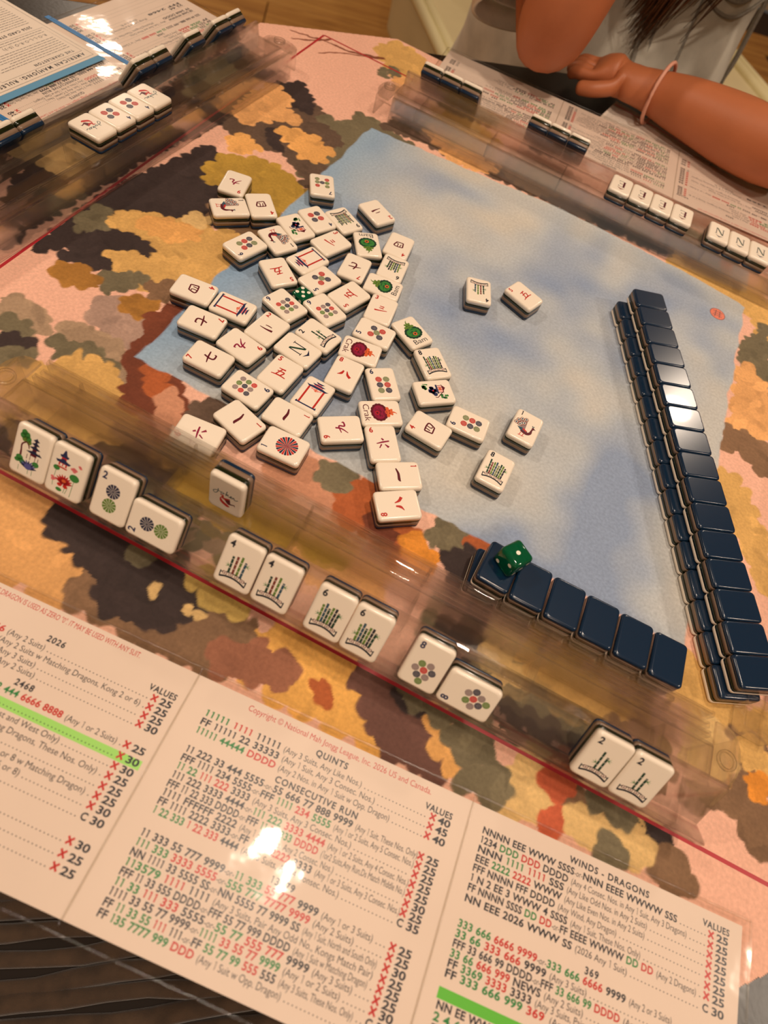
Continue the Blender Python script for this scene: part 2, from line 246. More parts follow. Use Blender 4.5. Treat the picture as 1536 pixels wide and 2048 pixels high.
LOOSE=[
('9crak', -242.4, 208.1, 194.2, "white nine character tile alone behind the sideways peacock tile at the pile's far left"),
('1bam', -229.1, 178.0, 314.5, 'white peacock tile turned sideways beside the four character tile, far left of pile'),
('4crak', -210.9, 198.0, 223.0, 'white four character tile touching the sideways peacock tile, far left of pile'),
('7dot', -184.9, 259.8, 210.0, "white seven dot tile standing apart at the pile's far end near the leaves"),
('2crak', -129.9, 261.0, 242.0, "white two character tile lying apart on blue, right of the pile's far end"),
('pavilion', -175.2, 193.7, 240.7, 'white tile with upside-down pagoda garden picture between peacock and four dot tile'),
('4dot', -166.5, 215.2, 241.3, 'white four dot tile between the garden picture tile and a tall green bamboo tile'),
('9bam', -147.7, 230.2, 241.7, 'white bamboo tile with nine packed stalks, right of the four dot tile'),
('6dot', -195.0, 146.4, 163.4, 'white six dot tile at the left rim with dark side showing, beside upright peacock'),
('1bam', -178.9, 169.8, 241.2, 'white peacock tile wedged between the six dot tile and the garden picture tile'),
('3crak', -142.7, 196.2, 338.6, 'white three character tile just below the four dot tile at the far end'),
('soap', -147.6, 164.2, 160.1, 'white empty gate picture tile under the far three character tile, roof toward the left'),
('5crak', -159.3, 136.5, 232.6, 'white five character tile left of the five dots and behind the green die'),
('5dot', -128.9, 150.0, 161.2, 'white five dot tile directly behind the green die in the pile'),
('7crak', -113.2, 182.0, 187.5, 'white seven character tile between the five dots and the green dragon tile'),
('bam', -117.3, 215.4, 213.7, "white green-dragon tile upside down at the pile's far right, beside a four character tile"),
('4crak', -95.0, 233.1, 187.4, 'white four character tile at the far right corner of the pile above six bamboo'),
('6bam', -87.2, 203.3, 188.1, 'white six bamboo tile upside down between the four character and sideways dragon tile'),
('bam', -84.2, 177.2, 98.4, 'white green-dragon tile lying sideways above the three character tile at the right rim'),
('5crak', -102.0, 149.5, 162.0, 'white five character tile between the five dots and the right nine dot tile'),
('9dot', -137.1, 108.4, 71.6, 'white nine dot tile directly left of the green die'),
('9dot', -110.4, 123.5, 66.9, 'white nine dot tile in front of the green die, beside the two bamboo tile'),
('3crak', -74.4, 152.0, 8.1, 'white three character tile at the right rim below the sideways green dragon'),
('5dot', -67.7, 125.5, 94.2, 'white five dot tile at the right rim touching the red Crak dragon'),
('crak', -68.5, 101.8, 279.8, 'white red-dragon Crak tile in pile middle above the eight character tile'),
('8crak', -68.2, 74.5, 5.5, 'white eight character tile right of the N tile, under the red dragon'),
('N', -106.9, 74.3, 263.3, "white north wind tile with letter N and arrow in the pile's middle"),
('2bam', -101.5, 96.4, 81.2, 'white two bamboo tile lying sideways above the N tile'),
('4crak', -197.7, 79.7, 278.3, "white four character tile at the pile's left rim beside the gate picture"),
('soap', -165.9, 81.8, 275.6, 'white gate picture tile at the left rim, roof pointing toward the right'),
('7crak', -175.3, 56.1, 276.1, 'white seven character tile at the left rim below the four character tile'),
('2crak', -135.2, 78.9, 353.3, 'white two character tile in the middle left above the nine character tile'),
('9crak', -141.2, 52.7, 260.6, 'white nine character tile between two sevens and the five character tile'),
('7crak', -152.9, 29.6, 91.2, 'white seven character tile lower at left rim, above the brown rock print'),
('5crak', -106.1, 47.2, 356.3, 'white five character tile below the N tile in the middle of the pile'),
('9dot', -117.2, 21.6, 264.9, "white nine dot tile at the pile's lower left between seven and one character"),
('soap', -77.6, 43.1, 359.6, 'white gate picture tile upright in the lower middle beside a one character tile'),
('1crak', -107.4, -4.5, 252.7, 'white one character tile at lower left between six character and one dot'),
('1crak', -83.1, 16.8, 269.3, 'white one character tile behind the big one dot wheel tile'),
('1dot', -73.2, -5.8, 93.7, 'white one dot tile with large red and navy wheel at the near edge'),
('6crak', -123.4, -28.1, 96.6, "white six character tile touching the clear rack at the pile's near left"),
('9crak', -47.8, 28.3, 126.4, 'white nine character tile at the near edge between gate picture and red dragon column'),
('6dot', -40.4, 83.0, 37.5, 'white six dot tile upright above the lower red dragon tile'),
('crak', -30.2, 57.3, 305.5, 'white red-dragon Crak tile lying sideways in the near column'),
('6crak', -17.6, 34.0, 35.4, 'white six character tile between lower red dragon and one character in near column'),
('1crak', 3.3, 16.3, 304.1, 'white one character tile above the last tile of the near column'),
('8crak', 11.9, -5.3, 126.5, 'white eight character tile ending the near column beside the clear rack'),
('bam', -43.3, 145.2, 61.2, 'white green-dragon Bam tile apart at the right rim above eight bamboo'),
('8bam', -16.7, 125.3, 44.9, 'white eight bamboo tile in the right arc of the pile under green dragon'),
('pavilion', -4.5, 99.2, 310.8, 'white garden pavilion picture tile lying sideways in the right arc'),
('4crak', 5.7, 64.6, 85.9, 'white four character tile at the right end touching the six dot tile'),
('6dot', 29.0, 87.3, 93.8, 'white six dot tile at the far right end of the near arc'),
('1bam', 68.6, 110.1, 358.4, 'white peacock tile lying alone on blue, right of the pile'),
('8bam', 61.3, 59.7, 358.9, 'white eight bamboo tile lying alone on blue near the peacock tile'),
('4bam', -14.8, 228.1, 200.7, 'white four bamboo tile alone on blue, upside down, upper right'),
('5crak', 21.4, 250.5, 70.6, 'white five character tile alone on blue beside the lone four bamboo tile')]
# ------------------------------------------------------------------ the room
wall_m = mat('warm_plaster', (196, 172, 140), 0.9, 0.06, 3, 0.2, 60)
ceil_m = mat('ceiling_paint', (214, 196, 168), 0.9, 0.04, 3)
def struct(name, bm, m, parent=None):
    o = obj(name, from_bm(name, bm, m), parent)
    o['kind'] = 'structure'
    return o
RX0, RX1, RY0, RY1, FZ = -3.6, 3.4, -2.2, 4.6, -0.75
struct('ceiling', box_bm(RX1 - RX0 + .2, RY1 - RY0 + .2, 0.1, c=((RX0 + RX1) / 2, (RY0 + RY1) / 2, CEIL + 0.05)), ceil_m)
struct('wall_back', box_bm(RX1 - RX0 + .2, 0.1, CEIL - FZ, c=((RX0 + RX1) / 2, RY1 + 0.05, (CEIL + FZ) / 2)), wall_m)
struct('wall_front', box_bm(RX1 - RX0 + .2, 0.1, CEIL - FZ, c=((RX0 + RX1) / 2, RY0 - 0.05, (CEIL + FZ) / 2)), wall_m)
struct('wall_left', box_bm(0.1, RY1 - RY0, CEIL - FZ, c=(RX0 - 0.05, (RY0 + RY1) / 2, (CEIL + FZ) / 2)), wall_m)
struct('wall_right', box_bm(0.1, RY1 - RY0, CEIL - FZ, c=(RX1 + 0.05, (RY0 + RY1) / 2, (CEIL + FZ) / 2)), wall_m)
fl = struct('floor', box_bm(RX1 - RX0, RY1 - RY0, 0.06, c=((RX0 + RX1) / 2, (RY0 + RY1) / 2, FZ - 0.042)), mat('subfloor_dark', (52, 36, 22), 0.9))

def wood_mat():
    m = bpy.data.materials.new('golden_oak'); m.use_nodes = True
    nt = m.node_tree; b = nt.nodes['Principled BSDF']; b.inputs['Roughness'].default_value = 0.5
    tc = nt.nodes.new('ShaderNodeTexCoord'); mp = nt.nodes.new('ShaderNodeMapping'); mp.inputs['Scale'].default_value = (1.1, 9, 4)
    oi = nt.nodes.new('ShaderNodeObjectInfo')
    ad = nt.nodes.new('ShaderNodeVectorMath'); ad.operation = 'MULTIPLY_ADD'; ad.inputs[1].default_value = (7, 11, 3)
    n = nt.nodes.new('ShaderNodeTexNoise'); n.inputs['Scale'].default_value = 1.6; n.inputs['Detail'].default_value = 8; n.inputs['Distortion'].default_value = 1.4
    r = nt.nodes.new('ShaderNodeValToRGB')
    r.color_ramp.elements[0].position = 0.28; r.color_ramp.elements[0].color = (*lin((150, 100, 44)), 1)
    r.color_ramp.elements[1].position = 0.66; r.color_ramp.elements[1].color = (*lin((206, 156, 82)), 1)
    e = r.color_ramp.elements.new(0.46); e.color = (*lin((184, 132, 64)), 1)
    nt.links.new(oi.outputs['Random'], ad.inputs[0]); nt.links.new(tc.outputs['Object'], ad.inputs[2])
    nt.links.new(ad.outputs[0], mp.inputs['Vector']); nt.links.new(mp.outputs[0], n.inputs['Vector'])
    nt.links.new(n.outputs['Fac'], r.inputs['Fac']); nt.links.new(r.outputs[0], b.inputs['Base Color'])
    return m
oak = wood_mat()
plank_me = from_bm('plank', box_bm(1.796, 0.218, 0.012, 0.0015, 1), oak)
# boards run along the view-crossing direction of the room
pa = math.radians(24); pu = Vector((math.cos(pa), math.sin(pa), 0)); pn = Vector((-math.sin(pa), math.cos(pa), 0))
pc_ = Vector((-0.9, 2.0, 0))
for i in range(-22, 12):
    for j in range(-3, 4):
        c = pc_ + pu * (j * 1.8 + (i % 3) * 0.6) + pn * (i * 0.22)
        ex = 0.92
        if not (RX0 + ex < c.x < RX1 - ex and RY0 + ex * .55 < c.y < RY1 - ex * .55): continue
        o = obj('floor_plank', plank_me, fl, (c.x, c.y, FZ - 0.006), (0, 0, pa))

for i, (x, y, p, dm) in enumerate(DOWNLIGHTS):
    t = thing('downlight', ['round recessed downlight in the ceiling above the card', 'round recessed downlight behind the seated person', 'round recessed downlight in the far left corner of the ceiling',
                            'round recessed downlight right of the table', 'round recessed downlight left of the table', 'round downlight added above the middle of the painted mat to brighten the person', 'round downlight added behind the corded bench to fill the shirt front'][i], 'light', (x, y, CEIL), group='ceiling downlights')
    bm = bmesh.new()
    for a, z in ((0.078, -0.004), (0.095, 0.0), (0.078, 0.0)): pass
    V, F = [], []
    prof = [(0.068, 0.0), (0.068, -0.008), (0.085, -0.008), (0.092, 0.0)]
    for k in range(28):
        q = 2 * PI * k / 28
        for r_, z_ in prof: V.append((r_ * math.cos(q), r_ * math.sin(q), z_))
    for k in range(28):
        for a in range(3):
            F.append((k * 4 + a, ((k + 1) % 28) * 4 + a, ((k + 1) % 28) * 4 + a + 1, k * 4 + a + 1))
    bm.free()
    obj('trim_ring', mesh('trim_ring', V, F, mat('white_trim', (230, 226, 216), 0.4)), t)

# ------------------------------------------------------------------ black table
TT = -0.0022    # table top; the mat lies on it, its face at z = 0
tm = mat('black_table_top', (13, 11, 10), 0.32, 0.25, 30, 0.1, 300)
poly = [(-1.0, -.235), (1.0, -.235), (1.15, -.1), (1.15, 1.2), (1.0, 1.45), (.75, 1.357), (-.87, .107), (-1.05, -.1)]
table = thing('gaming_table', 'black table under the painted mat, between the players', 'table', (0, 0.4, FZ))
def prism(poly, z0, z1, bev=0.0):
    bm = bmesh.new(); vs = [bm.verts.new((x, y, z0)) for x, y in poly]
    f = bm.faces.new(vs); f.normal_update()
    if f.normal.z > 0: f.normal_flip()
    r = bmesh.ops.extrude_face_region(bm, geom=[f])
    bmesh.ops.translate(bm, vec=(0, 0, z1 - z0), verts=[v for v in r['geom'] if isinstance(v, bmesh.types.BMVert)])
    bmesh.ops.recalc_face_normals(bm, faces=bm.faces)
    if bev: bmesh.ops.bevel(bm, geom=[e for e in bm.edges if abs(e.verts[0].co.z - e.verts[1].co.z) < 1e-6], offset=bev, segments=3, profile=0.5, affect='EDGES')
    return bm
obj('table_top', from_bm('table_top', prism([(x, y - 0.4) for x, y in poly], TT - FZ - 0.034, TT - FZ, 0.004), tm), table)
for x, y in ((-.62, -.5), (.85, -.5), (.92, .72), (-.45, .0)):
    obj('leg', from_bm('leg', box_bm(0.06, 0.06, TT - FZ - 0.034, 0.004, 2, (x, y, (TT - FZ - 0.034) / 2)), tm), table)

# ------------------------------------------------------------------ photographer's bench with corded cover
cord = mat('dark_brown_cord', (74, 56, 40), 0.85, 0.3, 60, 0.5, 900, sheen=0.3)
bz = -0.30
bench = thing('corded_bench', 'dark brown corded bench seat below the near table edge', 'bench', (0, -0.55, FZ))
obj('seat', from_bm('seat', box_bm(1.1, 0.62, 0.09, 0.02, 3, (0, 0.02, bz - FZ - 0.045)), mat('bench_base', (34, 25, 18), 0.9)), bench)
ra = math.atan2(0.077, 0.0896) - math.radians(12)
for sx in (-.48, .48):
    for sy in (-.22, .26):
        obj('leg', from_bm('leg', box_bm(0.05, 0.05, bz - FZ - 0.09, 0.003, 1, (sx, sy, (bz - FZ - 0.09) / 2)), tm), bench)
rd = Vector((math.cos(ra), math.sin(ra), 0)); rn = Vector((-math.sin(ra), math.cos(ra), 0))
for i in range(-26, 27):
    off = i * 0.0155 + rng.uniform(-.002, .002)
    # clip the cord to the seat rectangle
    t0, t1 = -2, 2
    c = rn * off
    for ax, lo, hi in ((0, -.53, .53), (1, -.27, .31)):
        a, b = (lo - c[ax]) / rd[ax], (hi - c[ax]) / rd[ax]
        if a > b: a, b = b, a
        t0, t1 = max(t0, a), min(t1, b)
    if t1 - t0 < 0.03: continue
    pts, rr = [], []
    N_ = max(4, int((t1 - t0) / 0.03)); ph = rng.uniform(0, 6)
    for k in range(N_ + 1):
        t = t0 + (t1 - t0) * k / N_
        p = c + rd * t + rn * (0.0022 * math.sin(t * 22 + ph) + 0.0012 * math.sin(t * 61 + ph * 2))
        pts.append((p.x, p.y, bz - FZ + 0.0012)); rr.append((0.0068 + 0.001 * math.sin(t * 40 + ph), 0.0052 + 0.0012 * math.sin(t * 33 + ph)))
    V, F = tube(pts, rr, 8)
    obj('cord', mesh('cord', V, F, cord, smooth=True), bench)

# ------------------------------------------------------------------ cream chaise behind the table edge
EB = Vector((-.16, .655, 0)); EU = Vector((.7915, .6112, 0)).normalized(); EN = Vector((-EU.y, EU.x, 0))
def E_(a, n, z): return EB + EU * a + EN * n + Vector((0, 0, z))
cream = mat('cream_leather', (206, 192, 150), 0.55, 0.05, 8, 0.15, 250)
ch = thing('cream_chaise', 'cream leather chaise seat with raised piped edge behind the table', 'chaise', (E_(.75, .62, FZ)), (0, 0, math.atan2(EU.y, EU.x)))
obj('seat', from_bm('seat', box_bm(1.02, 1.1, 0.16, 0.02, 3, (0, 0, -.32 - FZ - .08)), cream), ch)
for s in (-1, 1):
    for q in (0.0, 0.026):
        V, F = tube([(s * (0.505 - q), -0.54, -.32 - FZ + 0.002), (s * (0.505 - q), 0.54, -.32 - FZ + 0.002)], 0.0135, 10)
        obj('piping', mesh('piping', V, F, mat('cream_piping', (236, 226, 178), 0.5), smooth=True), ch)
obj('backrest', from_bm('backrest', box_bm(0.96, 0.14, 0.42, 0.03, 3, (0, 0.62, -.32 - FZ + 0.09)), cream), ch)
for sx in (-.45, .45):
    for sy in (-.48, .48):
        obj('leg', from_bm('leg', box_bm(0.05, 0.05, -.48 - FZ, 0.003, 1, (sx, sy, (-.48 - FZ) / 2)), mat('dark_leg', (40, 28, 20), 0.5)), ch)
# ------------------------------------------------------------------ the painted mat
CL = dict(P=(232, 180, 156), D=(58, 46, 44), V=(112, 102, 78), B=(128, 98, 72), B2=(160, 134, 108), U=(96, 76, 62), U2=(106, 72, 62),
          G=(208, 164, 96), G2=(222, 166, 86), Y=(176, 140, 58), K=(158, 110, 48), O=(224, 166, 106), O2=(216, 138, 50), A=(224, 166, 96),
          A2=(214, 160, 100), T=(214, 178, 118), T2=(204, 172, 96), L=(168, 138, 122), L2=(190, 134, 104), R=(112, 58, 38), R2=(170, 90, 48), R3=(190, 92, 60), R4=(150, 98, 74))
MX0, MX1, MY0, MY1 = -0.383, 0.403, -0.174, 0.597
ST = 0.001
gx = np.arange(MX0, MX1 + 1e-6, ST); gy = np.arange(MY0, MY1 + 1e-6, ST)
NX, NY = len(gx), len(gy)
def vnoise(sc, seed):
    """smooth value noise on the mat grid"""
    r = np.random.RandomState(seed)
    nx, ny = int((MX1 - MX0) / sc) + 3, int((MY1 - MY0) / sc) + 3
    g = r.rand(ny, nx)
    fx = (gx - MX0) / sc; fy = (gy - MY0) / sc
    ix = fx.astype(int); iy = fy.astype(int); tx = fx - ix; ty = fy - iy
    tx = tx * tx * (3 - 2 * tx); ty = ty * ty * (3 - 2 * ty)
    a = g[iy][:, ix] * (1 - tx) + g[iy][:, ix + 1] * tx
    b = g[iy + 1][:, ix] * (1 - tx) + g[iy + 1][:, ix + 1] * tx
    return a * (1 - ty[:, None]) + b * ty[:, None]
n1, n2, n3, n4 = vnoise(.045, 1), vnoise(.018, 2), vnoise(.007, 3), vnoise(.003, 4)
nlow = (n1 * .5 + n2 * .3 + n3 * .2)
IMG = np.zeros((NY, NX, 3))
IMG[:] = lin(CL['P'])
IMG *= (0.93 + 0.12 * nlow)[..., None]
XX, YY = np.meshgrid(gx * 1000, gy * 1000)
WX = XX + (n3 - .5) * 3.0 + (n4 - .5) * 1.2; WY = YY + (np.roll(n3, 40, 1) - .5) * 3.0 + (np.roll(n4, 30, 0) - .5) * 1.2
def win(x0, x1, y0, y1):
    i0, i1 = int((x0 / 1000 - MX0) / ST) - 4, int((x1 / 1000 - MX0) / ST) + 5
    j0, j1 = int((y0 / 1000 - MY0) / ST) - 4, int((y1 / 1000 - MY0) / ST) + 5
    return max(i0, 0), min(i1, NX), max(j0, 0), min(j1, NY)
def ell(cls, x, y, a, b, th, gain):
    m = max(a, b); i0, i1, j0, j1 = win(x - m, x + m, y - m, y + m)
    if i1 <= i0 or j1 <= j0: return
    dx = WX[j0:j1, i0:i1] - x; dy = WY[j0:j1, i0:i1] - y
    c, s = math.cos(th), math.sin(th)
    d = np.sqrt(((dx * c + dy * s) / a) ** 2 + ((-dx * s + dy * c) / b) ** 2)
    al = np.clip((1 - d) * min(a, b) / 0.9 + .5, 0, 1)[..., None]
    col = np.array(lin(CL[cls])) * gain * (0.84 + 0.34 * nlow[j0:j1, i0:i1])[..., None] * (0.93 + .1 * np.clip(d, 0, 1))[..., None]
    IMG[j0:j1, i0:i1] = IMG[j0:j1, i0:i1] * (1 - al) + col * al
def inside(P, x, y):
    r = np.zeros(x.shape, bool); n = len(P)
    for i in range(n):
        x0, y0 = P[i]; x1, y1 = P[(i + 1) % n]
        if y0 == y1: continue
        c = ((y0 > y) != (y1 > y)) & (x < (x1 - x0) * (y - y0) / (y1 - y0) + x0)
        r ^= c
    return r
def region(cls, pet, P):
    n = len(P); ar = sum(P[i][0] * P[(i + 1) % n][1] - P[(i + 1) % n][0] * P[i][1] for i in range(n))
    if ar < 0: P = P[::-1]
    jit = 0.10 if cls in ('R', 'R2', 'U2', 'L2', 'R3', 'R4') else 0.16
    # leaf lobes round the rim
    for i in range(n):
        a, b = np.array(P[i], float), np.array(P[(i + 1) % n], float)
        L = np.hypot(*(b - a)); k = max(1, int(L / (pet * 1.25)))
        out = np.array([b[1] - a[1], a[0] - b[0]]) / max(L, 1e-6)
        for j in range(k):
            c = a + (b - a) * ((j + rng.uniform(.2, .8)) / k)
            s = pet * rng.uniform(.75, 1.1)
            th = math.atan2(out[1], out[0]) + rng.uniform(-.7, .7)
            c = c - out * s * rng.uniform(.25, .7)
            ell(cls, c[0], c[1], s * rng.uniform(1.0, 1.35), s * rng.uniform(.7, .95), th, 1 + rng.uniform(-jit, jit))
    xs, ys = [p[0] for p in P], [p[1] for p in P]
    i0, i1, j0, j1 = win(min(xs), max(xs), min(ys), max(ys))
    if i1 <= i0 or j1 <= j0: return
    m = inside(P, WX[j0:j1, i0:i1], WY[j0:j1, i0:i1])
    col = np.array(lin(CL[cls])) * (0.82 + 0.36 * nlow[j0:j1, i0:i1])[..., None]
    IMG[j0:j1, i0:i1][m] = col[m]
    # faint leaf shapes inside
    A = abs(ar) / 2; k = int(A / (pet * pet * 1.5))
    for _ in range(k):
        x, y = rng.uniform(min(xs), max(xs)), rng.uniform(min(ys), max(ys))
        if not inside(P, np.array([x]), np.array([y]))[0]: continue
        s = pet * rng.uniform(.45, .8)
        ell(cls, x, y, s * rng.uniform(1.1, 1.7), s * .62, rng.uniform(0, PI), 1 + rng.uniform(-jit, jit) * 1.1)
for cls, pet, P in PAINT: region(cls, pet, P)
for br in BRANCH:
    Q = catmull([(x, y, 0) for x, y in br], 12)
    for i, (x, y, _) in enumerate(Q): ell('R', x, y, 2.4, 1.1 + .5 * i / len(Q), math.atan2(Q[min(i + 1, len(Q) - 1)][1] - Q[max(i - 1, 0)][1], Q[min(i + 1, len(Q) - 1)][0] - Q[max(i - 1, 0)][0]), 1.2)
# the blue sky panel in the middle, its rim slightly ragged
wob = (n2 - .5) * 7 + (n3 - .5) * 3.2
bx = np.minimum(XX + 199.5, 226.8 - XX) + wob * .55; by = np.minimum(YY - 9.5, 424.0 - YY + 0.125 * XX * (XX < 0) - 0.12 * (XX - 150) * (XX > 150)) + np.roll(wob, 50, 0) * .55
al = np.clip(np.minimum(bx, by) / 1.2 + .5, 0, 1)
m1, m2, m3 = vnoise(.13, 21), vnoise(.06, 22), vnoise(.025, 23)
q = m1 * .5 + m2 * .32 + m3 * .18
c0, c1, c2 = [np.array(lin(c)) for c in ((138, 154, 180), (178, 184, 188), (198, 194, 184))]
t = np.clip((q - .3) / .4, 0, 1)[..., None]
sky = np.where(t < .5, c0 + (c1 - c0) * t * 2, c1 + (c2 - c1) * (t * 2 - 1)) * (0.96 + .06 * n2)[..., None]
edge = np.clip((-135 - XX) / 60, 0, 1)[..., None] * .7
sky = sky * (1 - edge) + np.array(lin((132, 166, 196))) * edge
IMG = IMG * (1 - al[..., None]) + sky * al[..., None]

mat_me = bpy.data.meshes.new('mat_face')
# corners of the mat are cut off
def keep(x, y):
    cx = np.minimum(x - MX0, MX1 - x); cy = np.minimum(y - MY0, MY1 - y)
    return (cx / 0.125 + cy / 0.108) >= 1.0
V = np.zeros((NY, NX, 3)); V[..., 0] = gx[None, :]; V[..., 1] = gy[:, None]; V[..., 2] = 0
idx = np.arange(NX * NY).reshape(NY, NX)
F = np.stack([idx[:-1, :-1], idx[:-1, 1:], idx[1:, 1:], idx[1:, :-1]], -1).reshape(-1, 4)
cxx, cyy = np.meshgrid(gx[:-1] + ST / 2, gy[:-1] + ST / 2)
F = F[keep(cxx, cyy).ravel()]
used = np.zeros(NX * NY, bool); used[F.ravel()] = True
rm = np.cumsum(used) - 1; Vf = V.reshape(-1, 3)[used]; Cf = IMG.reshape(-1, 3)[used]; F = rm[F]
mat_me.vertices.add(len(Vf)); mat_me.vertices.foreach_set('co', Vf.ravel())
mat_me.loops.add(F.size); mat_me.loops.foreach_set('vertex_index', F.ravel().astype(np.int32))
mat_me.polygons.add(len(F)); mat_me.polygons.foreach_set('loop_start', np.arange(0, F.size, 4, dtype=np.int32))
mat_me.update(calc_edges=True)
at = mat_me.color_attributes.new('print', 'FLOAT_COLOR', 'POINT')
at.data.foreach_set('color', np.concatenate([np.clip(Cf, 0, 1), np.ones((len(Cf), 1))], 1).ravel().astype(np.float32))
def mat_print():
    m = bpy.data.materials.new('watercolour_print'); m.use_nodes = True
    nt = m.node_tree; b = nt.nodes['Principled BSDF']; b.inputs['Roughness'].default_value = 0.72; b.inputs['Specular IOR Level'].default_value = 0.25
    a = nt.nodes.new('ShaderNodeAttribute'); a.attribute_name = 'print'
    tc = nt.nodes.new('ShaderNodeTexCoord')
    n = nt.nodes.new('ShaderNodeTexNoise'); n.inputs['Scale'].default_value = 420; n.inputs['Detail'].default_value = 4
    mr = nt.nodes.new('ShaderNodeMapRange'); mr.inputs[1].default_value = 0.25; mr.inputs[2].default_value = 0.75; mr.inputs[3].default_value = 0.86; mr.inputs[4].default_value = 1.12
    mx = nt.nodes.new('ShaderNodeMix'); mx.data_type = 'RGBA'; mx.blend_type = 'MULTIPLY'; mx.inputs[0].default_value = 1
    bp = nt.nodes.new('ShaderNodeBump'); bp.inputs['Strength'].default_value = 0.25; bp.inputs['Distance'].default_value = 0.0004
    nt.links.new(tc.outputs['Object'], n.inputs['Vector']); nt.links.new(n.outputs['Fac'], mr.inputs[0])
    nt.links.new(a.outputs['Color'], mx.inputs[6]); nt.links.new(mr.outputs[0], mx.inputs[7])
    nt.links.new(mx.outputs[2], b.inputs['Base Color']); nt.links.new(n.outputs['Fac'], bp.inputs['Height']); nt.links.new(bp.outputs[0], b.inputs['Normal'])
    return m
mat_me.materials.append(mat_print())
gm = thing('game_mat', 'painted playing mat with autumn leaves and pale blue centre, on the black table', 'mat')
obj('printed_face', mat_me, gm)
mp = [(MX0 + .125, MY0), (MX1 - .125, MY0), (MX1, MY0 + .108), (MX1, MY1 - .108), (MX1 - .125, MY1), (MX0 + .125, MY1), (MX0, MY1 - .108), (MX0, MY0 + .108)]
obj('rubber_base', from_bm('rubber_base', prism(mp, TT, -0.0001), mat('black_rubber', (20, 18, 18), 0.9)), gm)
red = Print()
for a, b in (((-322, -108.4), (345, -108.4)), ((-322, -108.4), (-322, 527)), ((-322, 527), (345, 527)), ((345, 527), (345, -108.4))):
    red.stroke('E', [a, b], 2.5, 1, 1)
obj('red_border_line', red.mesh('red_border_line'), gm, (0, 0, 3e-5))
seal = Print(); seal.disc('B', 0, 0, 8.4, 1, 40); seal.disc('O', 0, 0, 7.6, 2, 40)
for a, b, c_, d in ((-5, 3, 5, 3.6), (-4, 0, 4, .4), (-5, -3, 5, -2.6), (-2, 5.5, -2.4, -5.5), (2, 5.5, 2.4, -5)):
    seal.stroke('B', [(a, b), ((a + c_) / 2, (b + d) / 2 + .5), (c_, d)], .8, 3)
sl = obj('round_seal', seal.mesh('round_seal'), gm, (0.2005, 0.3812, 3e-5))

# ------------------------------------------------------------------ mahjong tiles
TW, TL_, TK = 0.0221, 0.0303, 0.01325
def ring(w, l, r, z, n=4):
    out = []
    for cx, cy, a0 in ((w / 2 - r, l / 2 - r, 0), (-w / 2 + r, l / 2 - r, PI / 2), (-w / 2 + r, -l / 2 + r, PI), (w / 2 - r, -l / 2 + r, 1.5 * PI)):
        for k in range(n + 1):
            a = a0 + PI / 2 * k / n
            out.append((cx + r * math.cos(a), cy + r * math.sin(a), z))
    return out
def stack_rings(rings):
    n = len(rings[0]); V = [v for r in rings for v in r]; F = [tuple(range(n))[::-1]]
    for i in range(len(rings) - 1):
        for k in range(n): F.append((i * n + k, i * n + (k + 1) % n, (i + 1) * n + (k + 1) % n, (i + 1) * n + k))
    F.append(tuple((len(rings) - 1) * n + k for k in range(n)))
    return V, F
def layer(name, z0, z1, m, rim0=0, rim1=0):
    R_ = []
    cr = 0.0026
    def rim(z, r, k, n, sgn):   # rounded rim, k of n
        a = PI / 2 * k / n; ins = r * (1 - math.cos(a)); dz = r * math.sin(a)
        return ring(TW - 2 * ins, TL_ - 2 * ins, cr, z + sgn * dz)
    if rim0:
        for k in range(4, -1, -1): R_.append(rim(z0 + rim0, rim0, k, 4, -1))
    else: R_.append(ring(TW, TL_, cr, z0))
    if rim1:
        for k in range(0, 6): R_.append(rim(z1 - rim1, rim1, k, 5, 1))
    else: R_.append(ring(TW, TL_, cr, z1))
    V, F = stack_rings(R_)
    me = mesh(name, V, F, m)
    me.polygons.foreach_set('use_smooth', [len(f) == 4 for f in F])
    return me
white_m = mat('ivory_acrylic', (240, 228, 210), 0.2, coat=0.15)
green_m = mat('dark_green_acrylic', (20, 30, 12), 0.14, coat=0.3)
taupe_m = mat('taupe_acrylic', (128, 106, 88), 0.2, 0.05, 60)
navy_m = mat('navy_acrylic', (12, 38, 62), 0.21, coat=0.05)
L_back = layer('navy_back', 0, 0.0031, navy_m, rim0=0.0016)
L_taupe = layer('taupe_layer', 0.0031, 0.0063, taupe_m)
L_green = layer('green_layer', 0.0063, 0.0094, green_m)
L_face = layer('white_face', 0.0094, TK, white_m, rim1=0.0018)

